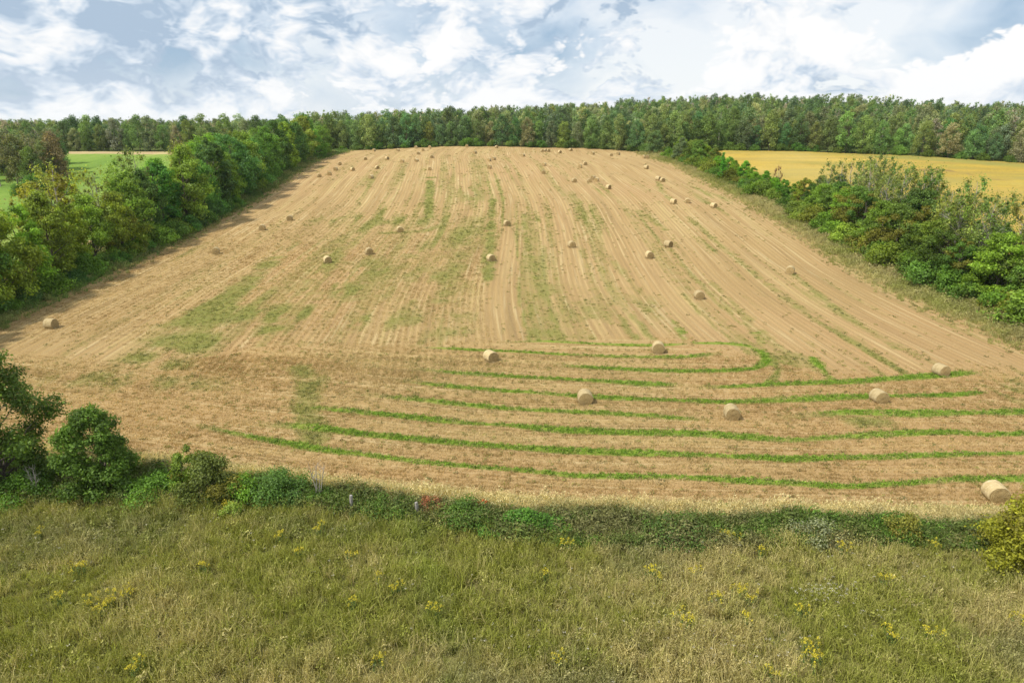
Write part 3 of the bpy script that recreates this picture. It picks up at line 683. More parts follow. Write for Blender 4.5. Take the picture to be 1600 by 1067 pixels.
# ------------------------------------------------------------------ trees
def crown_mesh(name, seed, H, W, base, nl, nleaf, leaf, profile, lobe=(0.15, 0.27), spread=0.95, mat=None, inner=0.75, ragged=0.0, flat=0.78):
    """returns (crown mesh, trunk mesh); profile(t) gives relative radius at crown height t"""
    g = np.random.default_rng(seed)
    t = (np.arange(nl) + g.random(nl)) / nl; an = np.arange(nl) * 2.4 + g.normal(size=nl) * 0.5
    rr = W / 2 * np.array([profile(q) for q in t]) * np.sqrt(g.uniform(0.25, 1.0, nl)) * g.uniform(0.75, 1.18, nl)
    lr = W * g.uniform(*lobe, nl) * (1.0 - 0.3 * t)
    C = np.stack([rr * np.cos(an), rr * np.sin(an), base + lr * 0.6 + t * (H - base - lr * 1.3)], 1)
    C[:, :2] += (g.normal(size=2) * 0.04 * W)[None] * t[:, None]
    wgt = lr ** 2; cnt = np.maximum((nleaf * wgt / wgt.sum()).astype(int), 20)
    acc = Acc()
    for i in range(nl):
        m = cnt[i]; d = g.normal(size=(m, 3)); d /= np.linalg.norm(d, axis=1)[:, None]
        # lumpy lobes
        bump = 1 + 0.28 * np.sin(d[:, 0] * 5 + i) * np.sin(d[:, 1] * 6 + 2 * i) + 0.15 * np.sin(d[:, 2] * 9 + i)
        r = lr[i] * (inner + (1.08 - inner) * g.random(m)) * bump
        r = r * (1 + np.maximum(ragged, 0.13) * g.normal(size=m))
        P = C[i] + d * r[:, None] * np.array([1.0, 1.0, flat + 0.5 * (ragged > 0)]); P[:, 2] = np.maximum(P[:, 2], 0.05)
        Nn = d * np.array([0.7, 0.7, 0.7]) + np.array([0, 0, 0.45]) + g.normal(size=(m, 3)) * 0.55
        Vv, Ff = leaf_quads(P, Nn, leaf * g.uniform(0.6, 1.35, m), leaf * 0.62 * g.uniform(0.7, 1.2, m), g)
        acc.add(Vv, Ff, leafv=np.repeat(g.random(m), 4), clump=np.full(4 * m, g.random()))
    crown = acc.mesh(name + '_crown', [mat or M['leaf']])
    return crown, C, lr
def trunk_mesh(name, seed, H, r0, C, mat, top=0.82, sides=7, frac=0.6, twigs=0, split=False):
    g = np.random.default_rng(seed + 99); acc = Acc(); n = 9
    s = np.linspace(0, 1, n); wob = np.cumsum(g.normal(size=(n, 2)) * 0.012 * H, 0)
    P = np.stack([wob[:, 0] * s, wob[:, 1] * s, -0.15 + s * (H * top + 0.15)], 1)
    rad = r0 * (1 - 0.85 * s); rad[0] *= 1.35
    acc.add(*tube(P, rad, sides)); trunk_acc = acc; limbs = []
    for c in C:
        if g.random() > frac: continue
        if split: acc = Acc(); limbs.append(acc)
        h = np.clip(c[2] - (0.35 + 0.3 * g.random()) * np.hypot(c[0], c[1]) - 0.06 * H, 0.08 * H, H * top * 0.95)
        b = np.array([np.interp(h, P[:, 2], P[:, k]) for k in range(3)]); rb = np.interp(h, P[:, 2], rad) * 0.5
        mid = (b + c) / 2 + np.array([0, 0, 0.05 * H]) * g.uniform(-0.4, 0.6)
        acc.add(*tube(np.array([b, (b * .6 + mid * .5 - 0.1 * b), mid, c]), [rb, rb * .75, rb * .5, rb * .18], 5))
        for _ in range(twigs):
            q = mid + (c - mid) * g.random(); e = q + g.normal(size=3) * 0.07 * H + np.array([0, 0, 0.06 * H])
            acc.add(*tube(np.array([q, (q + e) / 2 + g.normal(size=3) * 0.01 * H, e]), [rb * .3, rb * .2, rb * .08], 4))
    if split: return trunk_acc.mesh(name + '_trunk', [mat], smooth=True), [a.mesh('branch', [mat], smooth=True) for a in limbs]
    return acc.mesh(name + '_trunk', [mat], smooth=True)
def prof_round(t): return max(0.15, math.sin(math.pi * (0.12 + 0.86 * t)) ** 0.6)
def prof_full(t): return 1.0 if t < 0.45 else max(0.22, math.cos((t - 0.45) / 0.55 * math.pi / 2) ** 0.7)
def prof_ovate(t): return max(0.12, (0.55 + 0.45 * math.sin(math.pi * min(1, t * 1.5))) if t < 0.45 else math.cos((t - 0.45) / 0.55 * math.pi / 2))
def prof_top(t): return 0.45 + 0.55 * math.sin(math.pi * t)
def prof_cone(t): return max(0.06, 1 - t)
LIB = {}
for i in range(8):     # full hedgerow trees, leafy to the ground
    H, W = 11.0, 6.2 + 0.7 * (i % 4)
    c, C, lr = crown_mesh('hedge_tree', 100 + i, H, W, 0.3 + 0.5 * (i % 2), 40 + 3 * i, 12500, 0.33, [prof_full, prof_round, prof_ovate][i % 3], (0.10, 0.21), inner=0.45, flat=0.62)
    LIB.setdefault('full', []).append((c, trunk_mesh('hedge_tree', 100 + i, H, 0.24, C, M['bark'], frac=0.5)))
for i in range(6):     # thin ash: tall pale trunk, loose tufts of leaves
    H, W = 11.0, 4.2
    c, C, lr = crown_mesh('thin_tree', 200 + i, H, W, 2.6 + 0.5 * (i % 3), 28, 3600 - 330 * i, 0.26, prof_top, (0.10, 0.20), mat=M['leaf'], inner=0.0, ragged=0.75)
    LIB.setdefault('thin', []).append((c, trunk_mesh('thin_tree', 200 + i, H, 0.15, C, M['pale_bark'], 0.93, 6, 1.0, 3)))
for i in range(5):     # shrubs
    H, W = 3.4, 4.0
    c, C, lr = crown_mesh('shrub', 300 + i, H, W, 0.0, 13, 4200, 0.27, prof_full, (0.22, 0.32))
    LIB.setdefault('shrub', []).append((c, trunk_mesh('shrub', 300 + i, H, 0.07, C, M['bark'], 0.7, 5, 0.6)))
for i in range(8):     # forest trees seen from afar
    H, W = 14.0, 6.6 + 0.5 * (i % 3)
    c, C, lr = crown_mesh('forest_tree', 400 + i, H, W, 0.2 + 0.5 * (i % 3), 28, 4600, 0.46, prof_full if i % 2 else prof_round, (0.17, 0.26), inner=0.55)
    LIB.setdefault('forest', []).append((c, trunk_mesh('forest_tree', 400 + i, H, 0.17, C, M['bark'], 0.85, 5, 0.35)))
for i in range(5):     # open-crowned forest trees with grey stems
    H, W = 15.0, 5.0
    c, C, lr = crown_mesh('open_tree', 500 + i, H, W, 5.5, 14, 1300, 0.42, prof_top, (0.12, 0.22), inner=0.0, ragged=0.5)
    LIB.setdefault('open', []).append((c, trunk_mesh('open_tree', 500 + i, H, 0.17, C, M['pale_bark'], 0.95, 5, 0.9, 2)))
for i in range(2):     # spruce
    H, W = 13.0, 5.0
    c, C, lr = crown_mesh('spruce', 600 + i, H, W, 0.4, 34, 5200, 0.34, prof_cone, (0.12, 0.17), inner=0.4)
    LIB.setdefault('spruce', []).append((c, trunk_mesh('spruce', 600 + i, H, 0.2, C, M['bark'], 0.97, 6, 0.3)))
rt = np.random.default_rng(77)
def col_var(c, g=rt, s=0.16, autumn=1.0):
    c = np.array(c) * (1 + g.normal() * s); c = c * (1 + g.normal(size=3) * np.array([0.10, 0.05, 0.10])); c = np.clip(c, 0.005, 0.6)
    return (*c, autumn)
GREENS = [(0.072, 0.150, 0.026), (0.055, 0.124, 0.028), (0.096, 0.172, 0.026), (0.070, 0.148, 0.030), (0.122, 0.182, 0.028)]
def plant(kind, var, loc, h, color, name, label, cat='tree', group=None, rz=None, wide=1.0, base_h=None):
    crown, trunk = LIB[kind][var % len(LIB[kind])]
    base_h = base_h or {'full': 11.0, 'thin': 11.0, 'shrub': 3.4, 'forest': 14.0, 'open': 15.0, 'spruce': 13.0}[kind]
    s = h / base_h; rz = rt.random() * 6.28 if rz is None else rz
    o = link(name, None, loc=(loc[0], loc[1], float(G(loc[0], loc[1])) + 0.02), rot=(0, 0, rz), scale=(s * wide, s * wide, s))
    o.empty_display_size = 0.3
    tag(o, label, cat, group)
    link('crown' if cat == 'tree' else 'foliage', crown, o, color=color); link('trunk' if cat == 'tree' else 'stems', trunk, o)
    return o
ORD = ['first', 'second', 'third', 'fourth', 'fifth', 'sixth', 'seventh', 'eighth', 'ninth', 'tenth', 'eleventh', 'twelfth', 'thirteenth', 'fourteenth', 'fifteenth',
       'sixteenth', 'seventeenth', 'eighteenth', 'nineteenth', 'twentieth'] + ['twenty-' + q for q in ('first', 'second', 'third', 'fourth', 'fifth', 'sixth', 'seventh', 'eighth', 'ninth')] + \
      ['thirtieth'] + ['thirty-' + q for q in ('first', 'second', 'third', 'fourth', 'fifth', 'sixth', 'seventh', 'eighth', 'ninth')] + ['fortieth'] + ['forty-' + q for q in ('first', 'second', 'third', 'fourth', 'fifth', 'sixth', 'seventh', 'eighth', 'ninth')]
def hue_word(c):
    if c[3] < 0.75: return 'yellowing'
    if c[2] / c[1] > 0.42: return 'grey green'
    if c[0] / c[1] > 0.72: return 'yellow green'
    if c[1] < 0.128: return 'dark green'
    return 'mid green'
# left hedgerow: front rank along the field, back rank behind it
ly = [52, 57, 62.5]
while ly[-1] < 262: ly.append(ly[-1] + rt.uniform(4.4, 6.4))
for i, y in enumerate(ly):
    x = float(xL(y)) - rt.uniform(3.6, 5.4); h = rt.uniform(9.5, 15.5); c = col_var(GREENS[rt.integers(0, 5)])
    if 88 < y < 106: c = col_var((0.125, 0.17, 0.022), autumn=rt.choice([0.75, 0.85, 1.0, 1.0]))
    plant('full', rt.integers(0, 8), (x, y), h, c, 'hedgerow_tree', f'{hue_word(c)} broadleaf, {ORD[i]} from the near end of the left hedgerow front rank', 'tree', 'trees of the left hedgerow', wide=rt.uniform(0.68, 0.98))
by = [50.0]
while by[-1] < 250: by.append(by[-1] + rt.uniform(6.5, 10))
for i, y in enumerate(by):
    x = float(xL(y)) - rt.uniform(9, 13); h = rt.uniform(9, 15.0); c = col_var(GREENS[rt.integers(0, 5)])
    kind = 'full' if rt.random() < 0.7 else 'thin'
    if 72 < y < 112: c = col_var((0.15, 0.165, 0.022), autumn=0.7); h *= 0.9
    plant(kind, rt.integers(0, 8), (x, y), h, c, 'hedgerow_tree', f'{hue_word(c)} tree, {ORD[i]} from the near end of the left hedgerow back rank', 'tree', 'trees of the left hedgerow')
for i, y in enumerate((58, 69, 78, 83, 95, 104, 118, 131, 149, 166, 186, 205)):
    c = col_var((0.12, 0.155, 0.035), autumn=rt.choice([0.8, 1.0, 1.0]))
    plant('thin', i, (float(xL(y)) - rt.uniform(4.5, 8.5), y), rt.uniform(12.5, 15.5), c, 'ash_tree', f'thin sparse tree, {ORD[i]} from the near end rising out of the left hedgerow', 'tree', 'thin trees in the left hedgerow')
sy = [50.0]
while sy[-1] < 150: sy.append(sy[-1] + rt.uniform(2.8, 5.0))
for i, y in enumerate(sy):
    x = float(xL(y)) - rt.uniform(1.6, 2.6); c = col_var(GREENS[rt.integers(0, 4)])
    plant('shrub', rt.integers(0, 5), (x, y), rt.uniform(1.6, 3.4), c, 'shrub', f'leafy green shrub, {ORD[i]} from the near end at the foot of the left hedgerow', 'shrub', 'shrubs under the left hedgerow', wide=rt.uniform(0.9, 1.3))
# the low corner shrub where the left hedgerow meets the far field edge, and the mid wood on the left
for i in range(42):
    px = -90 + 188 * rt.random() ** 0.8; py = 298 - 34 * rt.random() - 10 * (px > 70); p = at(px, py)[0]
    k, c = [('open', (0.115, 0.12, 0.065)), ('forest', (0.085, 0.115, 0.045)), ('open', (0.10, 0.115, 0.055)), ('forest', (0.088, 0.108, 0.052)), ('forest', (0.075, 0.12, 0.035))][i % 5]
    plant(k, i, p, rt.uniform(10.0, 14.0), col_var(c), 'grove_tree', f'{"sparse grey" if k == "open" else "leafy grey green"} tree, {ORD[i]} counted in the small wood left of the green pasture', 'tree', 'trees of the small wood on the left')
for i, (px, py, h) in enumerate([(52, 304, 4.5), (70, 300, 5.0), (36, 306, 3.0), (105, 305, 3.4)]):
    p = at(px, py)[0]; plant('shrub', i, p, h, col_var((0.068, 0.13, 0.018)), 'shrub', f'{["round dark green", "taller bright green", "low dull green", "small olive green"][i]} bush at the foot of the small wood on the left', 'shrub', 'bushes by the small wood')
# right hedgerow: low dense trees and shrubs with thin ash stems standing through them
RIGHT = []
yv = 47.0; i = 0; j = 0; q = 0; b_ = 0
while yv < 232:
    near = yv < 95
    x = float(xR(yv)) + rt.uniform(3.4, 5.2); h = rt.uniform(6.2, 9.0) if yv < 140 else rt.uniform(5.0, 7.6)
    base = [(0.068, 0.122, 0.018), (0.086, 0.140, 0.018), (0.112, 0.155, 0.018), (0.066, 0.112, 0.020)][rt.integers(0, 4)]
    a = 1.0 if rt.random() < 0.72 else 0.6
    if 150 < yv < 195: base = (0.088, 0.175, 0.016); a = 1.0; h = rt.uniform(4.0, 6.0)
    c = col_var(base, autumn=a)
    plant('full', rt.integers(0, 8), (x, yv), h, c, 'hedgerow_tree', f'low {hue_word(c)} tree, {ORD[i]} from the near end of the right hedgerow', 'tree', 'low trees of the right hedgerow', wide=rt.uniform(0.95, 1.25)); i += 1
    x2 = float(xR(yv)) + rt.uniform(1.0, 2.2); c = col_var([(0.078, 0.138, 0.018), (0.11, 0.15, 0.02), (0.062, 0.112, 0.018)][rt.integers(0, 3)], autumn=1.0 if rt.random() < 0.75 else 0.5)
    plant('shrub', rt.integers(0, 5), (x2, yv + rt.uniform(-1.5, 1.5)), rt.uniform(2.2, 4.0), c, 'shrub', f'{hue_word(c)} shrub, {ORD[q]} from the near end at the foot of the right hedgerow', 'shrub', 'shrubs under the right hedgerow', wide=rt.uniform(1.0, 1.4)); q += 1
    if yv < 150:
        c = col_var([(0.06, 0.11, 0.022), (0.09, 0.125, 0.022), (0.05, 0.095, 0.026)][rt.integers(0, 3)], autumn=1.0 if rt.random() < 0.7 else 0.65)
        plant('full', rt.integers(0, 8), (float(xR(yv)) + rt.uniform(8.0, 11.0), yv + rt.uniform(-2, 2)), rt.uniform(7.0, 10.5) if yv < 112 else rt.uniform(6.0, 9.0), c, 'hedgerow_tree', f'{hue_word(c)} tree in the right hedgerow back rank, {ORD[b_]} from the near end', 'tree', 'back rank of the right hedgerow', wide=rt.uniform(1.0, 1.4)); b_ += 1
    yv += rt.uniform(3.6, 5.0)
ty = 58.0
while ty < 140:
    for r_ in range(2):
        x = float(xR(ty)) + rt.uniform(5.5, 14.0); c = col_var([(0.115, 0.155, 0.035), (0.14, 0.165, 0.04), (0.085, 0.135, 0.028)][rt.integers(0, 3)], autumn=rt.choice([0.8, 0.9, 1.0, 1.0]))
        plant('thin', rt.integers(0, 6), (x, ty + rt.uniform(-1.5, 1.5)), rt.uniform(10.0, 13.5), c, 'ash_tree', f'thin pale-stemmed tree with sparse leaves, {ORD[j]} from the near end of the right hedgerow', 'tree', 'thin trees of the right hedgerow'); j += 1
    ty += rt.uniform(3.0, 4.6)
for n_, (px, py, h, kind, c, lab) in enumerate([(1128, 283, 7.2, 'spruce', (0.06, 0.19, 0.02), 'pointed bright green vine-covered tree where the right hedgerow bends'), (1090, 262, 8.0, 'full', (0.085, 0.15, 0.03), 'rounded olive green tree at the far end of the right hedgerow'),
                                   (1062, 252, 7.5, 'full', (0.09, 0.13, 0.06), 'grey green tree beside the far corner of the stubble field'), (1022, 241, 8.0, 'full', (0.08, 0.13, 0.05), 'pale green tree at the far right corner of the stubble field'),
                                   (1212, 305, 6.5, 'thin', (0.10, 0.05, 0.03), 'thin tree with reddish brown top in the right hedgerow')]):
    p = at(px, py)[0]; plant(kind, n_, p, h, (*c, 1), 'hedgerow_tree', lab, 'tree', 'single trees of the right hedgerow')
# forest along the far edge: the ranks one can see as trees, the depth behind as one mass
FG = [(0.070, 0.122, 0.044), (0.080, 0.138, 0.044), (0.100, 0.150, 0.046), (0.070, 0.120, 0.056), (0.115, 0.155, 0.050), (0.130, 0.152, 0.085)]
def sector(x): return 'beyond the left pasture' if x < -70 else ('behind the stubble field' if x < 75 else 'behind the golden field')
fseen = {}
nf = 0
for rank, off in ((0, 3.0), (1, 8.0)):
    x = -185.0
    while x < 205:
        y = float(yB(x)) + off + rt.uniform(-1.6, 1.6); c = col_var(FG[rt.integers(0, 6)], s=0.2)
        k = 'forest' if rt.random() < 0.85 or rank == 0 else 'open'
        key = (rank, sector(x)); fi = fseen.get(key, 0); fseen[key] = fi + 1
        plant(k, rt.integers(0, 8), (x, y), rt.uniform(8.5, 14.5) + rank * 1.0, c, 'forest_tree', f'{hue_word(c)} tree, {ORD[fi]} from left in the forest {["front", "second"][rank]} rank {sector(x)}', 'tree', 'trees at the edge of the far forest'); nf += 1
        x += rt.uniform(3.8, 5.6) + rank * 0.8
for k_ in range(110):
    x = rt.uniform(-20, 260) ; y = float(yB(min(x, 225))) + 14 + 60 * rt.random(); c = col_var(FG[rt.integers(2, 6)], s=0.2)
    k2 = 'open' if rt.random() < 0.55 else 'forest'
    plant(k2, rt.integers(0, 8), (x, y), rt.uniform(11, 15), c, 'forest_tree', f'tall {hue_word(c)} tree {"with open crown and pale stem" if k2 == "open" else "with dense crown"} on the slope right of centre', 'tree', 'trees on the forested slope'); nf += 1
print('forest trees', nf)
for i in range(48):    # bushes at the forest's foot
    x = -66 + i * 6.0 + rt.uniform(-2, 2); y = float(yB(x)) + 0.3
    plant('shrub', i, (x, y), rt.uniform(2.0, 3.6), col_var((0.068, 0.12, 0.022)), 'shrub', f'dark green bush at the forest foot, {ORD[i]} from the left along the far edge', 'shrub', 'bushes at the forest foot', wide=1.2)
pr = []
for i in range(6):
    H = 14.0
    if i < 3: c, C, lr = crown_mesh('mass_tree', 700 + i, H, 6.6, 1.0, 22, 2800, 0.50, prof_full, (0.17, 0.26), inner=0.5, mat=M['leaf_inst'])
    else: c, C, lr = crown_mesh('mass_open', 700 + i, H, 5.0, 4.0, 16, 1500, 0.44, prof_top, (0.13, 0.22), inner=0.0, ragged=0.4, mat=M['leaf_inst'])
    Vv = np.empty(len(c.vertices) * 3, np.float32); c.vertices.foreach_get('co', Vv); Vv = Vv.reshape(-1, 3).astype(float)
    lv = np.empty(len(Vv), np.float32); c.attributes['leafv'].data.foreach_get('value', lv); cl_ = np.empty(len(Vv), np.float32); c.attributes['clump'].data.foreach_get('value', cl_)
    pr.append((Vv, np.arange(len(Vv)).reshape(-1, 4), lv, cl_)); bpy.data.meshes.remove(c)
N = 9000
x = rt.uniform(-420, 520, N); y = rt.uniform(180, 640, N)
k = (y > yB(np.clip(x, -185, 225)) + 13 - 0.35 * np.maximum(x - 225, 0)) & ((y < 560) | (rt.random(N) < 0.5)) & (np.abs(x) < 0.85 * y + 60) & ((x > -130) | (y > 290)); x, y = x[k], y[k]; n = len(x)
tint = np.array(FG)[rt.integers(0, 6, n)] * (1 + rt.normal(size=(n, 1)) * 0.2); tint = np.clip(tint, 0.01, 0.4)
tint = np.where((rt.random(n) < 0.25)[:, None], tint * np.array([1.5, 1.2, 1.8]), tint)
hh = rt.uniform(0.62, 1.14, n) * np.where(x < -100, 0.8, 1.0)
scatter('forest', pr, ground_pts(x, y, 0), rt.integers(0, 6, n), np.stack([rt.normal(size=n) * 0.03, rt.normal(size=n) * 0.03, rt.random(n) * 6.28], 1), hh, tint,
        'dense mixed forest covering the rise beyond the fields', 'forest', 'leaf_inst')
print('mass', n)

# ------------------------------------------------------------------ near hedge on the bank
def unique_tree(name, label, seed, px, py, H, W, base, nl, nleaf, leaf, color, prof=prof_full, cat='tree', r0=0.16, lobe=(0.2, 0.3), bark='bark', frac=0.7, inner=0.5, top=0.8, push=0.0):
    p = at(px, py)[0]; c, C, lr = crown_mesh(name, seed, H, W, base, nl, nleaf, leaf, prof, lobe, inner=inner)
    o = link(name, None, loc=(p[0], p[1] + push, float(G(p[0], p[1] + push)))); o.empty_display_size = 0.3
    tag(o, label, cat)
    link('crown' if cat == 'tree' else 'foliage', c, o, color=color)
    if cat != 'tree': link('stems', trunk_mesh(name, seed, H, r0, C, M[bark], top, 7, frac, 1), o); return o
    tm, limbs = trunk_mesh(name, seed, H, r0, C, M[bark], top, 7, frac, 1, True); to = link('trunk', tm, o)
    for b in limbs: link('branch', b, to)
    return o
unique_tree('broadleaf_tree', 'tall dark green broadleaf cut off by the left edge above the meadow', 801, 8, 762, 9.4, 6.0, 0.6, 62, 27000, 0.19, (0.062, 0.104, 0.020, 1), prof_full, r0=0.2, lobe=(0.11, 0.20))
unique_tree('broadleaf_tree', 'rounded dark green broadleaf standing second from left on the bank', 802, 168, 770, 5.7, 3.9, 0.25, 54, 21000, 0.17, (0.060, 0.108, 0.018, 1), prof_full, r0=0.13, lobe=(0.11, 0.20))
unique_tree('broadleaf_tree', 'dense tree with yellow and orange leaf edges at the right frame edge', 803, 1618, 892, 4.6, 4.2, 0.05, 40, 22000, 0.15, (0.155, 0.165, 0.018, 0.75), prof_full, r0=0.11, lobe=(0.16, 0.24))
unique_tree('hawthorn_bush', 'spreading bush with brown green tiers beside the two left trees', 804, 328, 776, 2.9, 3.8, 0.05, 26, 9500, 0.14, (0.075, 0.098, 0.024, 0.72), prof_full, 'shrub', 0.07, (0.14, 0.22))
unique_tree('climbing_vine', 'yellow green vine climbing the left side of the brown tiered bush', 805, 297, 772, 3.2, 1.5, 0.3, 12, 3000, 0.15, (0.085, 0.13, 0.018, 1), prof_top, 'vine', 0.03, (0.2, 0.32), push=-0.3)
unique_tree('shrub', 'rounded dark bluish green bush right of the tiered bush', 806, 442, 784, 2.0, 3.0, 0.0, 16, 6500, 0.13, (0.055, 0.105, 0.024, 1), prof_full, 'shrub', 0.05)
unique_tree('shrub', 'small bright green bush between the tiered bush and the round bush', 807, 386, 781, 1.7, 2.0, 0.0, 11, 3600, 0.13, (0.078, 0.15, 0.018, 1), prof_full, 'shrub', 0.04)
unique_tree('shrub', 'low sprawling green bush filling the gap right of the second tree', 808, 250, 776, 1.5, 3.2, 0.0, 16, 5500, 0.14, (0.068, 0.135, 0.018, 1), prof_full, 'shrub', 0.04)
unique_tree('shrub', 'low dark green bush below the tall left tree', 809, 45, 780, 1.7, 3.0, 0.0, 14, 5000, 0.14, (0.06, 0.12, 0.018, 1), prof_full, 'shrub', 0.04)
unique_tree('shrub', 'rusty red brown shrub on the bank right of the fence posts', 810, 676, 803, 1.15, 1.3, 0.05, 10, 1700, 0.10, (0.16, 0.075, 0.04, 1), prof_round, 'shrub', 0.03)
unique_tree('shrub', 'small orange red sapling at the left end of the bright vine patch', 811, 753, 801, 0.9, 0.6, 0.15, 6, 420, 0.10, (0.32, 0.09, 0.03, 1), prof_top, 'shrub', 0.02)
unique_tree('shrub', 'dark green bramble between the rusty shrub and the bright vine patch', 812, 722, 816, 1.3, 2.6, 0.0, 14, 4200, 0.12, (0.06, 0.112, 0.02, 1), prof_full, 'shrub', 0.03)
unique_tree('shrub', 'dark green low bush beside the left fence post', 813, 600, 804, 1.0, 2.6, 0.0, 12, 3600, 0.12, (0.06, 0.112, 0.02, 1), prof_full, 'shrub', 0.03)
unique_tree('shrub', 'small brown tinged autumn bush on the right part of the bank', 814, 1408, 848, 1.75, 1.9, 0.05, 14, 3200, 0.11, (0.115, 0.12, 0.024, 0.6), prof_round, 'shrub', 0.04)
unique_tree('shrub', 'grey green willow-like weed clump on the bank left of the autumn bush', 815, 1270, 845, 1.1, 2.4, 0.0, 14, 2600, 0.12, (0.14, 0.16, 0.09, 1), prof_full, 'shrub', 0.03)
unique_tree('shrub', 'dark green bramble at the foot of the bank right of centre', 816, 1060, 850, 1.0, 3.4, 0.0, 16, 4200, 0.12, (0.055, 0.10, 0.022, 1), prof_full, 'shrub', 0.03)
unique_tree('shrub', 'green bushy clump crowned with yellow in the upper left meadow', 817, 362, 812, 1.1, 1.3, 0.0, 9, 1500, 0.11, (0.12, 0.17, 0.03, 0.9), prof_round, 'shrub', 0.03)
def vine_patch():
    p = at(822, 838)[0]; g = np.random.default_rng(61); m = 7000; acc = Acc()
    a = g.random(m) * 6.283; r = np.sqrt(g.random(m)); wob = 0.6 + 0.8 * vnoise(np.cos(a) * 1.7 + 5, np.sin(a) * 1.7 + 5); x = r * np.cos(a) * 2.7 * wob; y = r * np.sin(a) * 1.1 * wob + 0.5
    z = (0.2 + 0.75 * vnoise(x * 1.1 + 9, y * 1.3 + 4)) * (1.1 - 0.6 * r) + 0.12 + 0.25 * g.random(m) * (g.random(m) < 0.3)
    Nn = np.stack([x * 0.15, y * 0.2 - 0.2, np.ones(m)], 1) + g.normal(size=(m, 3)) * 0.4
    Vv, Ff = leaf_quads(np.stack([x, y, z], 1), Nn, 0.13 * g.uniform(.7, 1.3, m), 0.11, g)
    acc.add(Vv, Ff, leafv=np.repeat(g.random(m), 4), clump=np.repeat(vnoise(x * 1.2, y * 1.2), 4))
    st = Acc()
    for k in range(14):
        q = np.array([g.uniform(-2, 2), g.uniform(-0.2, 1.2), 0.0]); e = q + np.array([g.uniform(-.8, .8), g.uniform(-.3, .3), g.uniform(.4, .8)])
        st.add(*tube(np.array([q, (q + e) / 2 + np.array([0, 0, .12]), e]), [.02, .015, .008], 4))
    o = link('wild_vine', None, loc=(p[0], p[1], float(G(p[0], p[1])))); tag(o, 'low bright green vine mat spilling down the bank near the centre', 'vine')
    link('foliage', acc.mesh('vine_leaves', [M['leaf']]), o, color=(0.050, 0.112, 0.016, 1)); link('stems', st.mesh('vine_stems', [M['bark']]), o)
vine_patch()
def dead_sapling(px, py, h, seed, label):
    p = at(px, py)[0]; g = np.random.default_rng(seed); o = link('dead_sapling', None, loc=(p[0], p[1], float(G(p[0], p[1])))); tag(o, label, 'sapling')
    for k in range(4):
        e = np.array([g.uniform(-.5, .5), g.uniform(-.3, .3), h * g.uniform(.7, 1)]); P = np.array([[g.normal() * .05, g.normal() * .05, -.1], e * .4 + g.normal(size=3) * .04, e * .75, e])
        acc = Acc(); acc.add(*tube(P, [.035, .028, .018, .006], 5))
        for j in range(9):
            t = g.uniform(.35, .98); q = P[1] + (e - P[1]) * t; d = np.array([g.normal() * .3, g.normal() * .2, .35 + .2 * g.random()]) * h * .3
            acc.add(*tube(np.array([q, q + d * .5 + g.normal(size=3) * .02, q + d]), [.012, .008, .004], 4))
        link('branch', acc.mesh('dead_branch', [M['pale_bark']], smooth=True), o)
dead_sapling(497, 786, 2.5, 31, 'bare grey leafless sapling on the bank left of the fence posts')
dead_sapling(62, 782, 2.4, 32, 'bare leaning stems showing under the tall left tree')
def fence_post(px, py, h, lean, label):
    p = at(px, py)[0]; g = np.random.default_rng(int(px)); o = link('fence_post', None, loc=(p[0], p[1], float(G(p[0], p[1]))), rot=(lean, lean * .6, .4)); tag(o, label, 'fence post', 'old posts on the bank')
    z = np.linspace(-.2, h, 9); P = np.stack([.012 * np.sin(z * 4), .012 * np.cos(z * 3), z], 1); acc = Acc()
    Vv, Ff = tube(P, .085 + .008 * np.sin(z * 9), 8); Vv += g.normal(size=Vv.shape) * .005; acc.add(Vv, Ff)
    acc.add(np.vstack([Vv[-8:], Vv[-8:].mean(0) + [0.01, 0, .05]]), np.array([[i, (i + 1) % 8, 8] for i in range(8)]))
    po = link('post', acc.mesh('post', [M['post_wood']]), o)
    for zz in (h * .55, h * .85):
        an = np.linspace(0, 6.283, 13); link('wire_loop', Acc_mesh_tube(np.stack([.1 * np.cos(an), .1 * np.sin(an), zz + 0 * an], 1), .006), po)
def Acc_mesh_tube(P, r):
    a = Acc(); a.add(*tube(P, r, 5)); return a.mesh('wire', [M['post_wood']])
fence_post(550, 806, 1.35, .04, 'weathered grey fence post right of the bare sapling')
fence_post(653, 812, 1.1, -.05, 'short weathered fence post left of the rusty shrub')

# goldenrod clumps
def goldenrod_mesh(seed, n, rad, h):
    g = np.random.default_rng(seed); st, fl = Acc(), Acc()
    for k in range(n):
        a = g.random() * 6.283; r = rad * math.sqrt(g.random()); b = np.array([r * math.cos(a), r * math.sin(a), 0]); e = b * 1.25 + np.array([g.normal() * .05, g.normal() * .05, h * g.uniform(.7, 1.05)])
        st.add(*tube(np.array([b, (b + e) / 2, e]), [.009, .008, .005], 4))
        m = 14; t = g.uniform(.1, .85, m); P = b + (e - b) * t[:, None] + g.normal(size=(m, 3)) * .03
        st.add(*leaf_quads(P, g.normal(size=(m, 3)) + np.array([0, 0, .8]), .12, .04, g))
        m = 26; s = g.random(m); P = e + np.stack([g.normal(size=m) * .075 * (1.1 - s), g.normal(size=m) * .075 * (1.1 - s), s * .16 - .05], 1)
        fl.add(*leaf_quads(P, g.normal(size=(m, 3)) + np.array([0, 0, 1]), 0.06, .036, g))
    return st.mesh('goldenrod_stems', [M['stem']]), fl.mesh('goldenrod_flowers', [M['goldenrod']])
GR = [goldenrod_mesh(900 + i, 6 + 2 * i, .22 + .06 * i, .85) for i in range(5)]
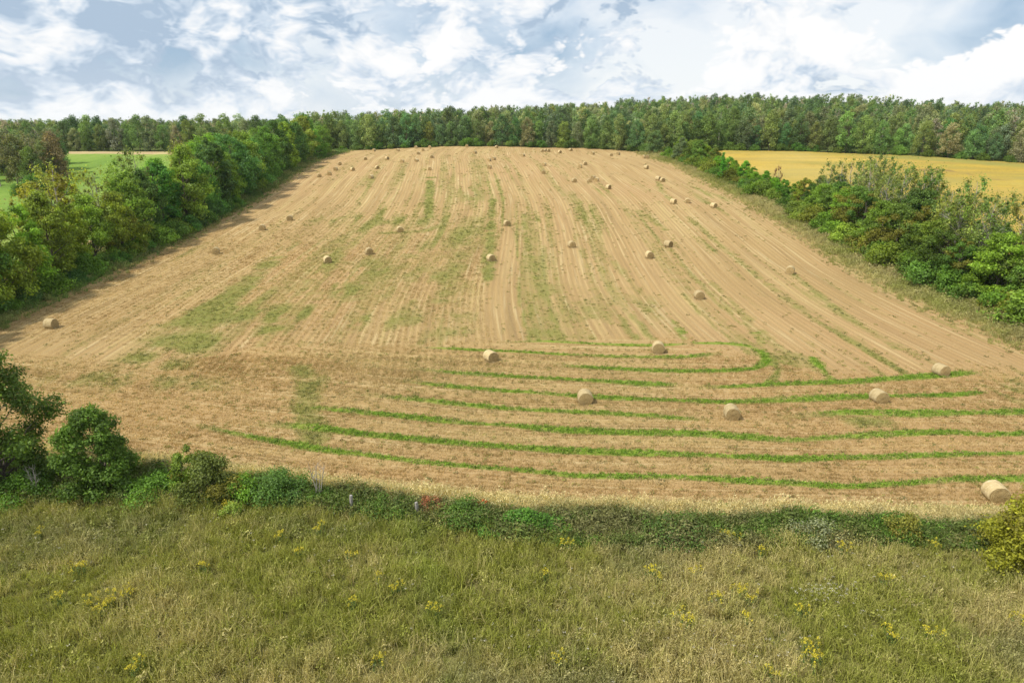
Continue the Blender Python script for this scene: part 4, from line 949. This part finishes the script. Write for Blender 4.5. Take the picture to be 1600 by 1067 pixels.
GPOS = [(95, 945, 0), (147, 947, 3), (166, 958, 4), (185, 942, 3), (203, 936, 2), (360, 800, 2), (436, 846, 1), (503, 834, 1), (551, 874, 1), (592, 912, 0), (623, 929, 1), (551, 953, 0), (678, 966, 1), (885, 861, 1),
        (852, 905, 0), (1022, 907, 4), (1087, 903, 1), (1120, 946, 2), (1152, 930, 2), (1168, 940, 3), (1250, 960, 2), (1067, 980, 3), (1390, 1001, 1), (1262, 1021, 2), (1266, 1046, 2), (1205, 1060, 1), (1165, 981, 0), (1455, 1006, 1),
        (1592, 982, 2), (1380, 913, 1), (1125, 847, 4), (1146, 850, 3), (1315, 862, 2), (1455, 858, 2), (125, 900, 2), (470, 872, 0), (322, 895, 0), (595, 1042, 2), (870, 1040, 2), (1186, 872, 0), (68, 838, 1), (220, 1053, 1)]
def gword(px, py):
    rowi = 'just below the bank' if py < 880 else ('in the middle of the meadow' if py < 985 else 'low in the foreground')
    return rowi
GPOS.sort(key=lambda a: a[0])
cnt = {}
for px, py, v in GPOS: cnt[gword(px, py)] = cnt.get(gword(px, py), 0) + 1
seen = {}
for px, py, v in GPOS:
    p = at(px, py + 6)[0]; w_ = gword(px, py); i = seen.get(w_, 0); seen[w_] = i + 1
    o = link('goldenrod', None, loc=(p[0], p[1], p[2] + .06), rot=(0, 0, rt.random() * 6), scale=rt.uniform(.75, 1.0)); o.empty_display_size = .2
    tag(o, f'{["tiny", "small", "medium", "wide", "broad"][v]} yellow goldenrod clump {w_}, {ORD[i]} from the left there', 'goldenrod', 'goldenrod clumps in the meadow')
    tag(link('stems', GR[v][0], o), kind='stuff'); tag(link('flowers', GR[v][1], o), kind='stuff')

# ------------------------------------------------------------------ round bales
def mat_bale(name, end):
    m, nt, out = new_mat(name); tc = nd(nt, 'ShaderNodeTexCoord'); oi = nd(nt, 'ShaderNodeObjectInfo'); P = tc.outputs['Object']
    if end:
        a = attr(nt, 'spiral').outputs['Fac']
        n = noise(nt, P, 9, 4, 0.7); s = mathn(nt, 'SINE', mathn(nt, 'ADD', mathn(nt, 'MULTIPLY', a, 42.0), mathn(nt, 'MULTIPLY', n, 5.0)))
        v = mathn(nt, 'ADD', mathn(nt, 'MULTIPLY', s, 0.22), n)
        c = ramp(nt, v, [(0.2, (0.25, 0.165, 0.065)), (0.5, (0.42, 0.305, 0.135)), (0.8, (0.54, 0.42, 0.21))]); h = v
    else:
        n = noise(nt, vmul(nt, P, (14, 2.0, 2.0)), 2.0, 5, 0.7); w = noise(nt, P, 3.0, 3, 0.6)
        v = mathn(nt, 'ADD', mathn(nt, 'MULTIPLY', n, 0.7), mathn(nt, 'MULTIPLY', w, 0.3))
        c = ramp(nt, v, [(0.34, (0.29, 0.205, 0.09)), (0.5, (0.46, 0.36, 0.185)), (0.66, (0.62, 0.52, 0.32))]); h = n
    k = mathn(nt, 'MULTIPLY_ADD', oi.outputs['Random'], 0.42, 0.80); vv = nd(nt, 'ShaderNodeCombineColor')
    for i in range(3): nt.links.new(k, vv.inputs[i])
    principled(nt, out, mixc(nt, 1.0, c, vv.outputs[0], 'MULTIPLY'), 0.85, 0.15, h, 0.8, 0.06); return m
M['wrap'] = mat_bale('straw_bale_side', False); M['end'] = mat_bale('straw_bale_end', True)
def bale_meshes(seed, rough=1.0):
    g = np.random.default_rng(seed); Rr, Ln, S, K = 0.74, 1.32, 44, 13
    u = np.linspace(-1, 1, K); th = np.linspace(0, 2 * math.pi, S, endpoint=False)
    rad = Rr * (1 - 0.05 * np.abs(u) ** 8); rad[0] = rad[-1] = Rr * 0.93
    U, T = np.meshgrid(u, th, indexing='ij')
    rr = rad[:, None] * (1 + 0.018 * rough * np.sin(T * 3 + seed) + 0.012 * rough * np.sin(U * 9 + T * 2)) + g.normal(size=U.shape) * 0.007
    Yc, Zc = rr * np.cos(T), rr * np.sin(T)
    Zc = np.where(Zc < -Rr * 0.80, -Rr * 0.80 + (Zc + Rr * 0.80) * 0.35, Zc)           # settled flat on the ground
    V = np.stack([U * Ln / 2 + g.normal(size=U.shape) * 0.006, Yc, Zc], -1).reshape(-1, 3) + np.array([0, 0, Rr * 0.84])
    i = np.arange(K - 1)[:, None] * S; j = np.arange(S)[None]; k = (j + 1) % S
    acc = Acc(); acc.add(V, np.stack([i + j, i + S + j, i + S + k, i + k], -1).reshape(-1, 4))
    m = 260; a = g.random(m) * 6.283; sd = np.where(g.random(m) < .5, -1, 1) * np.where(g.random(m) < .6, 1.0, g.random(m))   # loose straws
    P = np.stack([sd * Ln / 2 * .99, Rr * .97 * np.cos(a), np.maximum(Rr * .97 * np.sin(a), -Rr * .82) + Rr * .84], 1)
    ls = Acc(); ls.add(*leaf_quads(P, g.normal(size=(m, 3)), 0.13 * g.uniform(.5, 1.4, m), 0.014, g))
    m = 220; a = g.random(m) * 6.283; q = 1 + 0.55 * g.random(m) ** 1.5
    P = np.stack([np.cos(a) * Ln * .55 * q, np.sin(a) * Rr * .8 * q, np.full(m, 0.06)], 1)
    ls.add(*leaf_quads(P, g.normal(size=(m, 3)) * .5 + np.array([0, 0, .7]), 0.26 * g.uniform(.5, 1.4, m), 0.035, g))
    loose = ls.mesh('loose_straw', [M['wrap']])
    side = acc.mesh('bale_side', [M['wrap']], smooth=True)
    ends = []
    for sgn, ring in ((-1, V.reshape(K, S, 3)[0]), (1, V.reshape(K, S, 3)[-1])):
        n = 12; Vs, sp = [], []; cen = ring.mean(0)
        for q in range(n):
            f = 1 - q / n; pr_ = cen + (ring - cen) * f
            pr_[:, 0] += sgn * (0.03 * (1 - f ** 2) + 0.012 * np.sin(f * 42 + th)) + g.normal(size=S) * 0.008 * (q > 0)
            Vs.append(pr_); sp.append(np.full(S, f) + th / 6.283 / 7)
        Vv = np.vstack(Vs + [cen[None] + [sgn * .03, 0, 0]]); i = np.arange(n - 1)[:, None] * S
        F4 = np.stack([i + j, i + S + j, i + S + k, i + k], -1).reshape(-1, 4); F3 = np.stack([(n - 1) * S + np.arange(S), np.full(S, n * S), (n - 1) * S + (np.arange(S) + 1) % S], 1)
        if sgn > 0: F4 = F4[:, ::-1]; F3 = F3[:, ::-1]
        ea = Acc(); ea.add(Vv, [F4, F3], spiral=np.concatenate(sp + [np.zeros(1)]))
        ends.append(ea.mesh('bale_end', [M['end']], smooth=True))
    return side, ends, loose
BM = [bale_meshes(s) for s in (3, 8, 15, 22)]
BALES = [  # px, py of the base centre, axis angle in degrees, label
 (1553, 780, -98, 'largest near round bale lying by the yellowing tree at right'),
 (1142, 654, -94, 'near round bale right of centre between two green strips, its end facing the viewer'),
 (914, 629, -88, 'near round bale just left of the middle of the green strips, end facing the viewer'),
 (1372, 628, -84, 'round bale in front of the rightmost pair, lower left of its neighbour'),
 (1469, 586, -80, 'round bale farther back of the two at the right end of the green strips'),
 (767, 564, -58, 'round bale at the left start of the green strips, its end in shade'),
 (1028, 551, -97, 'round bale on the uppermost green strip beside the turning loop'),
 (1092, 467, -88, 'lone round bale on the stubble above the turning loop'),
 (1234, 428, -115, 'lone round bale nearest to the right hedgerow, shadow beside it'),
 (1014, 404, -80, 'left lower bale of the close pair right of centre'), (1044, 386, -55, 'right upper bale of the close pair right of centre'),
 (893, 387, -75, 'round bale standing alone right of the centre line, midway up the field'), (767, 408, -65, 'round bale on the green centre line, midway up the field'),
 (792, 353, -70, 'round bale just above and right of the centre line bale'), (625, 363, -70, 'round bale at the end of the green cross strip left of centre'),
 (577, 398, -65, 'right bale of two side by side on the left middle slope'), (512, 411, -60, 'left bale of two side by side on the left middle slope'),
 (338, 397, -75, 'round bale near the left hedgerow, second from the near corner'), (410, 360, -75, 'round bale along the left hedgerow, third from the near corner'),
 (453, 345, -80, 'round bale along the left hedgerow, fourth from the near corner'), (81, 513, -10, 'pale round bale nearest the left frame edge, lying broadside by the hedgerow'),
 (1052, 319, -50, 'left bale of the three in line below the right hedgerow bend'), (1074, 317.5, -100, 'middle bale of the three in line below the right hedgerow bend'), (1115, 325, -60, 'right bale of the three in line below the right hedgerow bend')]
FARB = [((499, 277.5), (515, 274.5), (524.5, 267), (531, 258.5), (551, 267.5), (580, 279.5), (589.5, 264.5), (571, 250.5), (605, 250), (584.5, 237), (622, 237), (628.5, 254.5), (651, 253), (654, 242), (661, 236.5), (650, 232.5), (671.5, 232.3), (675, 247.5), (671.5, 266.5)),
        ((729.5, 230.5), (776, 232), (742, 240.5), (764.5, 252.5), (771.5, 250.5), (765, 264), (817, 245), (847, 238), (852, 237.3), (857, 238), (874.5, 240), (891.5, 236.5), (850, 259.5), (849, 272)),
        ((897, 285.5), (926, 242), (955, 244.5), (966, 242.5), (1005, 248), (1011, 248), (914, 258.5), (906.5, 263), (1009.5, 264.5), (921, 285.5), (927, 281), (932, 284), (950.5, 296), (1028, 282.5), (1035, 284.5))]
for grp, nm in zip(FARB, ('left', 'middle', 'right')):
    for i, (a, b) in enumerate(sorted(grp)):
        row = 'against the forest' if b < 240 else ('on the far plateau' if b < 256 else 'on the upper slope')
        BALES.append((a, b, -90 + rt.uniform(-45, 45), f'small bale {row}, {ORD[i]} from left in the far field {nm} third'))
for i, (px, py, ang, lab) in enumerate(BALES):
    p = at(px, py)[0]; side, ends, loose = BM[i % 4]
    o = link('round_bale', None, loc=(p[0], p[1], p[2] + 0.03), rot=(R(rt.uniform(-2, 2)), R(rt.uniform(-2, 2)), R(ang)), scale=(.78 * rt.uniform(.92, 1.06), .78 * rt.uniform(.96, 1.05), .78 * rt.uniform(.91, 1.03))); o.empty_display_size = .3
    tag(o, lab, 'hay bale', 'round straw bales on the stubble field')
    sd = link('bale_side', side, o)
    if i < 24: tag(link('loose_straw', loose, sd), kind='stuff')
    link('bale_end', ends[0], o); link('bale_end', ends[1], o)
